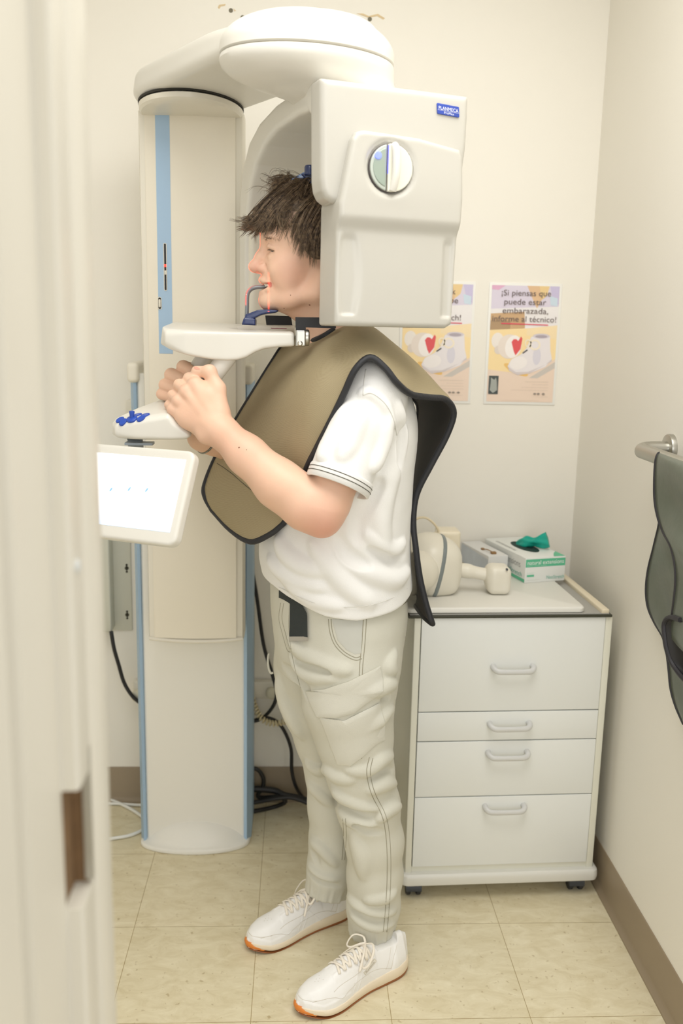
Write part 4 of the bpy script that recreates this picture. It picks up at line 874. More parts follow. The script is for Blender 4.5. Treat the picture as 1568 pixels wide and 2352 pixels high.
    cable([fz(225, 1846), fz(268, 1846), fz(300, 1848), fz(335, 1850)], .0045, wh, 'white cable lying straight on the floor left of the column, furthest back')
    cable([fz(225, 1830), fz(262, 1840), fz(300, 1858), fz(330, 1878), fz(345, 1890)], .005, wh, 'white cable running slantwise towards the column foot')
    cable([fz(225, 1930), fz(270, 1924), fz(300, 1918), fz(330, 1905), fz(345, 1895)], .005, wh, 'white cable bending on the floor left of the column, nearest the door jamb')
fittings()
# ============================================================ the patient
def trace(S, px, py, t0=1.2, t1=3.2):
    """first hit of a photo ray on an implicit surface"""
    v = nz(ray(px, py)); t = t0
    for _ in range(90):
        d = float(S((EYEP+v*t)[None])[0])
        if d < .0004: return EYEP+v*t
        t += max(d*.7, .0006)
        if t > t1: return None
    return EYEP+v*t
def strip(S, pts, n=6):
    P = cr(np.array([list(p)+[0] for p in pts], float), n)[:, :2]
    return np.array([q for q in (trace(S, *p) for p in P) if q is not None])
M_SKIN = mat('skin', (233, 196, 170), .46, var=(22, .07), sss=.10, bump=(260, .10, 3), spec=.4)
def skin_mat():
    nt = M_SKIN.node_tree; b = nt.nodes['Principled BSDF']; L = nt.links.new
    mx = [n for n in nt.nodes if n.type == 'MIX'][0]
    tc = nt.nodes.new('ShaderNodeTexCoord'); n = nt.nodes.new('ShaderNodeTexNoise'); n.inputs['Scale'].default_value = 7; n.inputs['Detail'].default_value = 4; L(tc.outputs['Object'], n.inputs['Vector'])
    r = nt.nodes.new('ShaderNodeValToRGB'); r.color_ramp.elements[0].position = .35; r.color_ramp.elements[1].position = .7
    r.color_ramp.elements[0].color = (1, 1, 1, 1); r.color_ramp.elements[1].color = (1, .90, .87, 1); L(n.outputs['Fac'], r.inputs[0])
    m = nt.nodes.new('ShaderNodeMix'); m.data_type = 'RGBA'; m.blend_type = 'MULTIPLY'; m.inputs['Factor'].default_value = .7
    L(mx.outputs['Result'], m.inputs['A']); L(r.outputs[0], m.inputs['B'])
    aa = nt.nodes.new('ShaderNodeAttribute'); aa.attribute_name = 'flush'; m2 = nt.nodes.new('ShaderNodeMix'); m2.data_type = 'RGBA'; m2.inputs['B'].default_value = lin((204, 118, 104))+(1,)
    L(aa.outputs['Fac'], m2.inputs['Factor']); L(m.outputs['Result'], m2.inputs['A']); L(m2.outputs['Result'], b.inputs['Base Color'])
skin_mat()
class Hit:
    """photo rays against a finished mesh"""
    def __init__(s, V, Q): s.b = BVHTree.FromPolygons(V.tolist(), Q.tolist())
    def __call__(s, px, py):
        h = s.b.ray_cast(Vector(EYEP), Vector(nz(ray(px, py))), 5.0)[0]; return None if h is None else np.array(h)
    def cast(s, o, d):
        h, n, i, t = s.b.ray_cast(Vector(o), Vector(nz(d)), 2.0); return (None, None) if h is None else (np.array(h), np.array(n))
# head frame
HY = math.radians(10); HP = at(709, 600, 1.985); HF = np.array([-math.cos(HY), -math.sin(HY), 0]); HL = np.array([math.sin(HY), -math.cos(HY), 0]); HZ = np.array([0, 0, 1.])
HR = np.array([HF, HL, HZ]); K = .000985
hd = lambda f, l, z: HP+f*HF+l*HL+z*HZ
def body_sdf():
    S = SDF()
    e = lambda c, r, k=.012, op='u', rot=None: S.ell(hd(*c), r, k, op, HR if rot is None else rot)
    # ---- head
    e((-.008, 0, .056), (.102, .079, .092)); e((.030, 0, .064), (.072, .066, .068), .02)
    e((.038, 0, -.012), (.060, .063, .080), .02); e((.050, 0, -.050), (.036, .041, .052), .02)
    for s in (1, -1):
        S.line([hd(-.020, s*.060, -.028), hd(-.008, s*.055, -.066), hd(.045, s*.034, -.077), hd(.080, s*.010, -.080)], [.014, .016, .0165, .0165], .018)
        e((.058, s*.044, -.020), (.030, .019, .026), .018)                 # cheek bone
        e((.052, s*.0415, -.044), (.020, .016, .021), .014)                 # smile cheek
        e((.083, s*.026, .043), (.013, .026, .0085), .012)                 # brow ridge
    e((.087, 0, -.083), (.0180, .021, .0185), .013); e((.074, 0, -.052), (.022, .026, .031), .014)
    # neck
    S.line([hd(-.030, 0, -.04), hd(-.055, 0, -.110), hd(-.080, 0, -.185)], [.058, .060, .066], .03)
    S.line([hd(.055, 0, -.078), hd(.012, 0, -.106)], [.018, .022], .022)
    # eye sockets, balls under lids
    for s in (1, -1):
        e((.100, s*.030, .016), (.015, .019, .0130), .014, 's')
        e((.0715, s*.0330, .0150), (.0150, .0150, .0140), .005)
        sl = [hd(.0715+.0150*math.cos(q), s*(.033+.0150*math.sin(q)), .0142-.0022*math.sin(q)+.0016*math.cos(q*1.4)) for q in np.radians([-34, -18, 0, 22, 44, 66])]
        S.line(sl, [.0009, .0019, .0025, .0025, .0019, .0008], .0016, 's')
        S.line([hd(.0900, s*.021, .0225), hd(.0880, s*.034, .0245), hd(.0760, s*.0460, .0200)], [.0026, .0032, .0026], .006)   # lid fold
        S.line([hd(.0880, s*.022, .0055), hd(.0845, s*.034, .0030), hd(.0750, s*.0445, .0055)], [.0028, .0034, .0026], .008)   # bag
    # nose
    S.line([hd(.0915, 0, .036), hd(.0915, 0, .024), hd(.1025, 0, .006), hd(.1115, 0, -.0095)], [.0095, .0078, .0085, .0095], .010)
    e((.1145, 0, -.0155), (.0125, .0120, .0110), .008); e((.100, 0, -.021), (.016, .010, .0075), .008)
    for s in (1, -1):
        e((.0975, s*.0125, -.0180), (.0115, .0070, .0088), .006)
        e((.106, s*.0066, -.0275), (.0060, .0036, .0034), .003, 's')
        S.line([hd(.0915, s*.0195, -.012), hd(.0925, s*.0270, -.024), hd(.0895, s*.0335, -.038)], [.0020, .0024, .0018], .006, 's')      # smile fold
    # lips and the open smile
    up = [(.0845, .0295, -.0495), (.0905, .0225, -.0465), (.0950, .0130, -.0430), (.0978, .0050, -.0405), (.0980, 0, -.0415)]
    lo = [(.0845, .0290, -.0535), (.0890, .0230, -.0605), (.0935, .0130, -.0665), (.0958, .0050, -.0692), (.0960, 0, -.0695)]
    for q, rr in ((up, [.0032, .0046, .0056, .0060, .0056]), (lo, [.0030, .0052, .0062, .0068, .0068])):
        P = [hd(*g) for g in q]+[hd(g[0], -g[1], g[2]) for g in q[-2::-1]]; S.line(P, rr+rr[-2::-1], .0045)
    mo = [(.0875, .0315, -.0500), (.0940, .0235, -.0530), (.0990, .0125, -.0552), (.1010, 0, -.0556)]; rm = [.0020, .0046, .0062, .0066]
    S.line([hd(*g) for g in mo]+[hd(g[0], -g[1], g[2]) for g in mo[-2::-1]], rm+rm[-2::-1], .0018, 's')
    e((.080, 0, -.0545), (.018, .027, .0072), .003, 's')
    for s in (1, -1): S.line([hd(.0870, s*.0345, -.0440), hd(.0850, s*.0355, -.0510), hd(.0830, s*.0345, -.0580)], [.0012, .0020, .0012], .007, 's')
    # ears
    for s in (1, -1):
        R = np.array([nz(HF*.94+s*HL*-.34), nz(s*HL*.94*1+HF*.34*1), HZ])
        e((-.036, s*.081, -.006), (.018, .0060, .031), .004, rot=R); e((-.0285, s*.080, -.040), (.0075, .0048, .011), .005, rot=R)
        e((-.033, s*.089, -.004), (.010, .0050, .018), .004, 's', rot=R)
        S.line([hd(-.022, s*.079, .012), hd(-.030, s*.087, .026), hd(-.046, s*.088, .020), hd(-.050, s*.086, -.004), hd(-.040, s*.083, -.030)], .0030, .003)
    # ---- chest hidden in the shirt, shoulders
    S.line([(.085, 2.0, 1.40), (.105, 2.0, 1.30), (.10, 2.0, 1.12)], [.075, .10, .11], .05)
    # near arm
    a = lambda px, py, Y: at(px, py, Y)
    sh, el, wr = np.array([.150, 1.845, 1.365]), a(742, 1178, 1.772), a(487, 974, 1.842)
    S.line([(.10, 1.95, 1.345), sh-[0, 0, .01]], [.068, .052], .03)
    S.line([sh-[0, 0, .01], (sh+el)/2, el*.85+sh*.15], [.052, .050, .045], .02)
    S.cone(el*.95+sh*.05, a(737, 1197, 1.775), .044, .031, .02)
    fa = lambda t: el+(wr-el)*t
    S.line([el-[0, 0, .004], fa(.16)+[.004, -.004, -.014], fa(.42)+[.006, 0, -.018], fa(.70)+[.003, 0, -.009], fa(.92), wr], [.040, .0480, .0475, .0385, .0310, .0296], .018)
    S.line([fa(.05)+[.004, -.012, .000], fa(.30)+[.004, -.014, -.004], fa(.52)+[.004, -.006, -.008]], [.026, .030, .022], .025)
    S.cone(fa(.02)-[0, 0, .004], fa(.30)-[0, 0, .026], .030, .026, .025)
    # far arm
    sh2, el2, wr2 = np.array([.07, 2.17, 1.36]), np.array([.055, 2.215, 1.09]), a(463, 1003, 1.992)
    S.line([(.09, 2.05, 1.345), sh2-[0, 0, .01]], [.068, .052], .03); S.line([sh2, el2], [.052, .042], .02)
    fb = lambda t: el2+(wr2-el2)*t
    S.line([el2, fb(.25), fb(.6), fb(.92), wr2], [.040, .044, .036, .0275, .027], .018)
    # ---- near hand
    MC = [a(449, 884, 1.866), a(429, 901, 1.863), a(411, 922, 1.865), a(398, 941, 1.869)]; r0 = [.0128, .0130, .0120, .0108]
    for m, r, w in zip(MC, r0, ((496, 955, 1.849), (486, 964, 1.847), (474, 975, 1.848), (462, 984, 1.852))): S.line([a(*w), (a(*w)+m)/2, m], [.0185, .0165, r], .016)
    S.line([a(500, 944, 1.850), a(478, 908, 1.860), a(458, 892, 1.866)], [.018, .0155, .012], .02)
    PI_ = [a(434, 869, 1.892), a(412, 884, 1.891), a(397, 908, 1.894), a(389, 930, 1.896)]
    DI = [a(437, 876, 1.920), a(420, 893, 1.922), a(404, 915, 1.922), a(396, 935, 1.921)]; TP = [a(458, 890, 1.927), a(439, 908, 1.929), a(422, 929, 1.928), a(411, 945, 1.926)]
    for m, p, d, t, r in zip(MC, PI_, DI, TP, r0): S.line([m, p], [r, r*.93], .006); S.line([p, d, t], [r*.93, r*.82, r*.70], .003)
    for m, r in zip(MC, r0): S.ell(m+[-.002, -.0045, .002], np.array([r*.85]*3), .008)
    S.line([a(504, 945, 1.848), a(500, 893, 1.862), a(482, 854, 1.872), a(451, 851.5, 1.884)], [.0195, .0150, .0118, .0102], .010)
    S.ell(a(480, 853, 1.870), (.0128, .0118, .0122), .006)
    for p in ((444, 905, 918), (427, 925, 940), (410, 944, 955)): pass
    # tendons, wrist bone
    S.line([a(452, 893, 1.850), a(484, 950, 1.832)], [.0028, .0032], .012); S.line([a(432, 910, 1.848), a(476, 962, 1.831)], [.0026, .003], .012)
    S.ell(a(470, 1004, 1.832), (.012, .010, .012), .018)
    # ---- far hand
    M2 = [a(455, 853, 2.020), a(436, 873, 2.024), a(420, 896, 2.022), a(408, 914, 2.018)]; q0 = [.0140, .0140, .0130, .0118]
    P2 = [a(421, 843, 1.974), a(393, 861, 1.972), a(379, 884, 1.972), a(372, 905, 1.974)]
    D2 = [a(443, 856, 1.953), a(420, 873, 1.951), a(406, 895, 1.952), a(396, 914, 1.955)]; T2 = [a(463, 868, 1.962), a(443, 885, 1.960), a(428, 906, 1.961), a(417, 924, 1.963)]
    for m, p, d, t, r in zip(M2, P2, D2, T2, q0): S.line([a(462, 960, 2.005), m], [.020, r], .02); S.line([m, p], [r, r*1.02], .004); S.line([p, d, t], [r*1.02, r*.90, r*.74], .0025)
    S.cone(wr2, a(455, 960, 2.005), .027, .022, .02)
    S.line([a(468, 930, 2.0), a(470, 880, 2.003), a(467, 853, 1.995), a(462, 838, 1.985)], [.017, .0125, .0100, .0085], .008)
    return S, dict(el=el, wr=wr, sh=sh, el2=el2, wr2=wr2, fa=fa, MC=MC)
BODY, BJ = body_sdf()
def make_person():
    global BHIT
    V, Q = surf(BODY, .0020, slack=1.25); BHIT = Hit(V, Q)
    q = (V-HP)@HR.T; at_ = np.zeros(len(V))
    dl = np.minimum.reduce([np.linalg.norm(q-np.array([g[0], sg*g[1], g[2]]), axis=1)-r for L_ in (cr([(.0845, .0295, -.0495), (.0905, .0225, -.0465), (.0950, .0130, -.0430), (.0978, .0050, -.0405), (.0980, 0, -.0415)], 4), cr([(.0845, .0290, -.0535), (.0890, .0230, -.0605), (.0935, .0130, -.0665), (.0958, .0050, -.0692), (.0960, 0, -.0695)], 4)) for g, r in zip(L_, np.linspace(.0032, .0060, len(L_))) for sg in (1, -1)])
    at_ = 1-sm(-.0006, .0012, dl)
    blob = lambda c, r, a: a*np.exp(-(np.linalg.norm(q-np.array(c), axis=1)/r)**2)
    at_ = np.maximum(at_, blob((.112, .004, -.018), .016, .5)); at_ = np.maximum(at_, blob((.045, .06, -.03), .035, .22))
    for p, r, a in [(m, .012, .34) for m in BJ['MC']]+[(BJ['el']+[0, -.03, -.03], .055, .42), (BJ['fa'](.75), .05, .15)]: at_ = np.maximum(at_, a*np.exp(-(np.linalg.norm(V-p, axis=1)/r)**2))
    o = mk('person', V, Q, M_SKIN); ca = o.data.attributes.new('flush', 'FLOAT', 'POINT'); ca.data.foreach_set('value', at_.astype(np.float32))
    prop(o, 'standing person in white t-shirt and pale cargo trousers gripping the machine handles', 'person')
    return o
PERSON = make_person()
def face():
    me = mat('eye_white', (226, 220, 212), .2, coat=.5); mi = mat('iris_dark', (66, 48, 36), .15, coat=.8)
    for s in (1, -1):
        c = hd(.0715, s*.0330, .0148); mb = MB(); ph = np.linspace(0, pi, 15); ax = nz(HF*.93+HL*.30*s-HZ*.22); u = nz(np.cross(ax, [0, 0, 1])); v = np.cross(u, ax)
        R = [c+.0136*(math.cos(p)*ax+math.sin(p)*(np.cos(np.linspace(0, 2*pi, 24, endpoint=False))[:, None]*u+np.sin(np.linspace(0, 2*pi, 24, endpoint=False))[:, None]*v)) for p in ph[1:-1]]
        mb.loft(R[3:]); mb.loft([r*1.0 for r in R[:4]], 1); mb.build('eye', [me, mi], PERSON)
    # lashes and brows as fine tapered hairs
    hm = mat('hair_dark_brown', (62, 48, 37), .42, spec=.5)
    def hairs(name, roots, dirs, lens, r, m):
        mb = MB()
        for p, d, l in zip(roots, dirs, lens):
            d = nz(d); b = nz(np.cross(d, HL)); mb.tube([p, p+d*l*.5+b*l*.10, p+d*l+b*l*.05], [r, r*.8, r*.15], 4)
        return mb.build(name, m, PERSON, sharp=None)
    for s in (1, -1):
        rr, dd, ll = [], [], []
        for k in range(110):
            t = .12+.88*RNG.random(); f = .0975-.0235*t**1.6; l = s*(.019+.036*t); z = .0330+.0075*math.sin(t*2.6)+RNG.normal()*.0028*(1-.5*t)
            p = hd(f, l, z); 
            h_ = BHIT.cast(hd(.20, l, z), -HF)[0]; p = h_ if h_ is not None else p
            rr.append(p); dd.append(HF*(-.35)+HL*s*.75+HZ*(.35-.75*t)+HF*.25+RNG.normal(size=3)*.12); ll.append(.0055+.003*RNG.random())
        hairs('eyebrow', rr, dd, ll, .00019, hm)
        rr, dd, ll = [], [], []
        for k in range(34):
            t = k/33; q = math.radians(-30+96*t); l = s*(.033+.0150*math.sin(q)); f = .0715+.0150*math.cos(q); rr.append(hd(f, l, .0166-.0022*math.sin(q)+.0012*math.cos(q*1.4))); dd.append(HF*.8+HL*s*(.5*t)-HZ*.25+RNG.normal(size=3)*.08); ll.append(.0065)
        hairs('eyelash', rr, dd, ll, .00024, hm)
    # teeth
    mb = MB()
    for k, w in zip(range(-4, 5), (.0062, .0062, .0066, .0058, 0, .0058, .0066, .0062, .0062)):
        if k == 0: continue
        x = {1: .0038, 2: .0105, 3: .0170, 4: .0225}[abs(k)]*(1 if k > 0 else -1); f = .0930-.0095*(abs(x)/.0225)**2
        c = hd(f, x, -.0510); an = math.atan2(2*.0095*x/.0225**2, 1); uu = nz(HL*math.cos(an)-HF*math.sin(an)*1); nn = np.cross(uu, HZ); nn = nn if nn@HF > 0 else -nn
        Rm = Matrix(((uu[0], nn[0], 0, c[0]), (uu[1], nn[1], 0, c[1]), (0, 0, 1, c[2]), (0, 0, 0, 1))); mb.box((-.0031, -.002, -.0042), (.0031, .0022, .005), .0014, 0, Rm)
    mb.build('teeth', mat('teeth_ivory', (236, 230, 214), .2, coat=.4), PERSON)
    # moles
    for px, py, r in ((711, 700, .0016), (652, 708, .0010), (667, 678, .0009), (549, 1028, .0016), (566, 1033, .0008)):
        p = BHIT(px, py)
        if p is None: continue
        v = -nz(ray(px, py)); u = nz(np.cross(v, [0, 0, 1])); w = np.cross(u, v); MB().loft([frame_map(ellipse(r*s, r*s, 10), p+v*d, u, w) for s, d in ((1.2, -.0012), (1, .0003), (.6, .0007))]).build('mole', mat('mole_brown', (132, 88, 66), .6), PERSON)
    # thumb nail
    p = [BHIT(x, y) for x, y in ((445.5, 842.5), (452, 842.5), (459, 845.5), (458, 848.5), (450, 848.5), (445, 846.5))]
    if all(q is not None for q in p):
        q = np.array(p); v = -nz(ray(451, 846)); MB().loft([q-v*.0005, q+v*.0006, (q-q.mean(0))*.8+q.mean(0)+v*.0010]).build('thumbnail', mat('nail_pink', (226, 166, 146), .25, coat=.4), PERSON)
face()
def hair():
    hm = MATS['hair_dark_brown']
    nt = hm.node_tree; b = nt.nodes['Principled BSDF']; tc = nt.nodes.new('ShaderNodeTexCoord'); n = nt.nodes.new('ShaderNodeTexNoise'); n.inputs['Scale'].default_value = 160; nt.links.new(tc.outputs['Object'], n.inputs['Vector'])
    rp = nt.nodes.new('ShaderNodeValToRGB'); rp.color_ramp.elements[0].position = .35; rp.color_ramp.elements[1].position = .72; rp.color_ramp.elements[0].color = lin((64, 50, 38))+(1,); rp.color_ramp.elements[1].color = lin((150, 126, 98))+(1,)
    nt.links.new(n.outputs['Fac'], rp.inputs[0]); nt.links.new(rp.outputs[0], b.inputs['Base Color']); b.inputs['Roughness'].default_value = .38
    G = np.random.default_rng(11)
    # cap
    S = SDF(); S.ell(hd(-.010, 0, .058), (.104, .082, .094), .01, rot=HR)
    S.ell(hd(.026, 0, .084), (.064, .062, .056), .02, rot=HR)
    S.box(hd(.090, 0, -.02), (.060, .2, .105), .01, .012, 's', HR); S.box(hd(-.0, 0, -.11), (.2, .2, .10), .01, .012, 's', HR)
    V, Q = surf(S, .003)
    capV, capQ = V, Q
    mb_V, mb_F, nv = [V], [Q], len(V)
    def add(P, r0, n=4):
        nonlocal nv
        N = len(P); r = r0*np.sin(np.clip(np.linspace(.22, 1.0, N), 0, 1)*pi*.5+.0)*np.clip(1.15-np.linspace(0, 1, N)**3, .12, 1)
        v, f = sweep(P, r, n, False); f = np.array(f)
        mb_V.append(v); mb_F.append(f+nv); nv += len(v)
    def strands(guides, count, jit, r, spread, wav, clump=9, ex=(.8, 1.04)):
        """guides: list of polylines (f,l,z); strands blend between neighbours, gathered in locks"""
        g = np.array([cr([hd(*p) for p in q], 4)[:int(4*(len(q)-1)+1)] for q in guides])
        ng = len(g); locks = max(1, count//clump)
        for _ in range(locks):
            t = G.random()*(ng-1); i = min(int(t), ng-2); w = t-i; base = g[i]*(1-w)+g[i+1]*w
            N = len(base); s = np.linspace(0, 1, N)[:, None]
            off = G.normal(size=3)*jit; bend = G.normal(size=3)*jit*1.7; ln = G.uniform(*ex)
            L = base+off+bend*s**2
            L = L[0]+(L-L[0])*ln
            ph = G.uniform(0, 6.28); wv = G.normal(size=3); wv /= np.linalg.norm(wv)
            L = L+wv*(wav*np.sin(s*5.0+ph)*s)
            for _ in range(clump):
                o = G.normal(size=3)*spread; P = L+o*(1-.55*s)+G.normal(size=3)*spread*1.1*s**2
                add(P, r*G.uniform(.7, 1.25))
    # fringe: out of the crown, over the brow, tips flicking forward; from far side to near side
    strands([[(.02, -.060, .116), (.062, -.064, .112), (.096, -.055, .086), (.112, -.045, .062), (.118, -.040, .050)],
             [(.00, -.030, .142), (.060, -.034, .132), (.104, -.030, .096), (.124, -.022, .068), (.140, -.020, .062)],
             [(-.005, .000, .147), (.058, .002, .140), (.106, .008, .100), (.126, .012, .068), (.146, .014, .066)],
             [(-.005, .020, .146), (.055, .028, .136), (.098, .034, .096), (.118, .036, .062), (.130, .034, .052)],
             [(-.005, .036, .140), (.048, .046, .126), (.088, .052, .088), (.104, .050, .060), (.110, .046, .046)],
             [(-.008, .046, .134), (.036, .060, .114), (.064, .064, .084), (.078, .062, .064), (.086, .060, .048)]], 2600, .0042, .00042, .0016, .003, ex=(.78, 1.0))
    # top and crown: tousled, lifting up
    strands([[(.03, -.055, .120), (.010, -.066, .136), (-.030, -.070, .138), (-.06, -.072, .120)],
             [(.045, -.02, .130), (.038, -.022, .148), (.010, -.020, .158), (-.024, -.015, .154)],
             [(.040, .015, .132), (.046, .018, .150), (.066, .022, .157), (.086, .02, .146)],
             [(.022, .03, .134), (.030, .038, .148), (.050, .050, .146), (.074, .058, .124)],
             [(-.02, .03, .140), (-.012, .046, .150), (.010, .062, .142), (.034, .074, .114)],
             [(-.05, .02, .140), (-.060, .040, .146), (-.060, .066, .128), (-.050, .086, .092)],
             [(-.07, -.02, .130), (-.095, -.020, .125), (-.115, -.010, .095), (-.120, .0, .06)]], 2400, .0055, .00042, .0022, .006, ex=(.75, 1.0))
    # side sweeping down and forward over the temple to the ear
    strands([[(.000, .068, .118), (.026, .082, .096), (.046, .083, .068), (.050, .078, .042)],
             [(-.012, .072, .116), (.010, .088, .090), (.030, .088, .050), (.036, .082, .018)],
             [(-.025, .074, .114), (-.006, .091, .084), (.012, .090, .036), (.016, .084, .000)],
             [(-.040, .074, .112), (-.024, .092, .080), (-.010, .091, .030), (-.010, .086, -.004)],
             [(-.058, .070, .108), (-.048, .090, .072), (-.036, .090, .022), (-.040, .084, -.006)],
             [(-.080, .058, .100), (-.078, .078, .060), (-.070, .080, .010), (-.074, .074, -.03)],
             [(-.100, .030, .090), (-.108, .045, .050), (-.102, .050, .0), (-.094, .048, -.04)]], 2600, .005, .00042, .0016, .003)
    strands([[(-.02, -.074, .114), (.0, -.090, .084), (.016, -.090, .036), (.02, -.084, .0)], [(-.07, -.066, .108), (-.07, -.086, .06), (-.06, -.086, .01), (-.06, -.08, -.03)], [(-.1, -.02, .09), (-.11, -.02, .05), (-.104, -.02, 0), (-.094, -.02, -.045)]], 700, .006, .0005, .002, .003)
    # wispy curls by the temple and strays
    strands([[(.050, .056, .110), (.072, .063, .086), (.070, .066, .064), (.060, .069, .056)], [(.040, .064, .104), (.062, .071, .080), (.054, .073, .058), (.062, .070, .044)]], 160, .007, .00036, .0035, .010, 4)
    strands([[(.04, 0, .136), (.066, .0, .156), (.078, .01, .172), (.074, .01, .180)], [(.05, .03, .130), (.090, .034, .146), (.108, .04, .150), (.114, .05, .14)], [(.0, .02, .142), (.02, .03, .162), (.05, .04, .164), (.07, .05, .152)]], 60, .009, .00034, .003, .010, 2)
    V = np.concatenate(mb_V); Fq = np.concatenate(mb_F)
    h = mk('hair', V, Fq, hm, PERSON); h['label'] = 'tousled dark brown hair with a fringe falling over the forehead'
hair()
# ---- laser positioning lines: two thin sheets of red light from the machine
def laser(loc, aim, up, watts, width, half):
    l = bpy.data.lights.new('laser_light', 'SPOT'); l.energy = watts; l.color = (1, .06, .03); l.spot_size = 2*half; l.spot_blend = .1; l.shadow_soft_size = .0005
    o = bpy.data.objects.new('laser_light', l); COL.objects.link(o)
    z = -nz(np.array(aim)-np.array(loc)); x = nz(np.cross(up, z)); y = np.cross(z, x)
    o.matrix_world = Matrix(((x[0], y[0], z[0], loc[0]), (x[1], y[1], z[1], loc[1]), (x[2], y[2], z[2], loc[2]), (0, 0, 0, 1)))
    l.use_nodes = True; nt = l.node_tree; em = [n for n in nt.nodes if n.type == 'EMISSION'][0]
    tc = nt.nodes.new('ShaderNodeTexCoord'); sx = nt.nodes.new('ShaderNodeSeparateXYZ'); nt.links.new(tc.outputs['Normal'], sx.inputs[0])
    ab = nt.nodes.new('ShaderNodeMath'); ab.operation = 'ABSOLUTE'; nt.links.new(sx.outputs['X'], ab.inputs[0])
    mr = nt.nodes.new('ShaderNodeMapRange'); mr.inputs['From Min'].default_value = 0; mr.inputs['From Max'].default_value = width; mr.inputs['To Min'].default_value = 1; mr.inputs['To Max'].default_value = 0; mr.interpolation_type = 'SMOOTHSTEP'
    nt.links.new(ab.outputs[0], mr.inputs['Value']); nt.links.new(mr.outputs[0], em.inputs['Strength'])
laser(hd(.62, .0, .0), hd(.10, 0, -.02), (0, 0, 1), 70, .0075, .155)
laser(tuple(at(616, 672, 1.45)), at(617, 672, 1.95), (0, 0, 1), 26, .0055, .085)
# ============================================================ clothes
def stack(S, rows, k=.02, op='u'):
    """torso piece: (z, cx, cy, depth, width, yaw deg) ellipses blended over z"""
    R = np.array(rows, float); R = R[np.argsort(R[:, 0])]
    def fn(P):
        z = P[:, 2]; c = [np.interp(z, R[:, 0], R[:, i]) for i in range(1, 6)]
        y = np.radians(c[4]); x0, y0 = P[:, 0]-c[0], P[:, 1]-c[1]; u = x0*np.cos(y)+y0*np.sin(y); v = -x0*np.sin(y)+y0*np.cos(y)
        a, b = c[2], c[3]; k0 = np.hypot(u/a, v/b)+1e-9; k1 = np.hypot(u/a**2, v/b**2)+1e-9; d = k0*(k0-1)/k1
        return np.maximum(d, np.maximum(R[0, 0]-z, z-R[-1, 0]))
    m = R[:, 3:5].max(1); return S._a(fn, np.array([(R[:, 1]-m).min(), (R[:, 2]-m).min(), R[0, 0]]), np.array([(R[:, 1]+m).max(), (R[:, 2]+m).max(), R[-1, 0]]), op, k)
def smrows(rows, n=5):
    R = cr(np.array(rows, float), n); return R
def folds(S, base, items, amp=1.):
    """cloth folds: ridges (+) or valleys (-) along photo-plane paths that follow the surface"""
    for pts, r, h, k in items:
        h = h*amp
        P = strip(base, pts, 5)
        if len(P) < 2: continue
        n = len(P); t = np.linspace(0, 1, n); w = np.sin(np.clip(t*.9+.05, 0, 1)*pi)**.6
        if h > 0: Q = np.array([p+nz(p-EYEP)*(r*wi-h*wi) for p, wi in zip(P, w)]); S.line(Q, np.maximum(r*w, .0008), k)
        else: Q = np.array([p-nz(p-EYEP)*(r*wi+h*wi) for p, wi in zip(P, w)]); S.line(Q, np.maximum(r*w, .0008), k, 's')
M_TEE = mat('white_cotton', (238, 237, 234), .85, bump=(420, .18, 2), spec=.25)
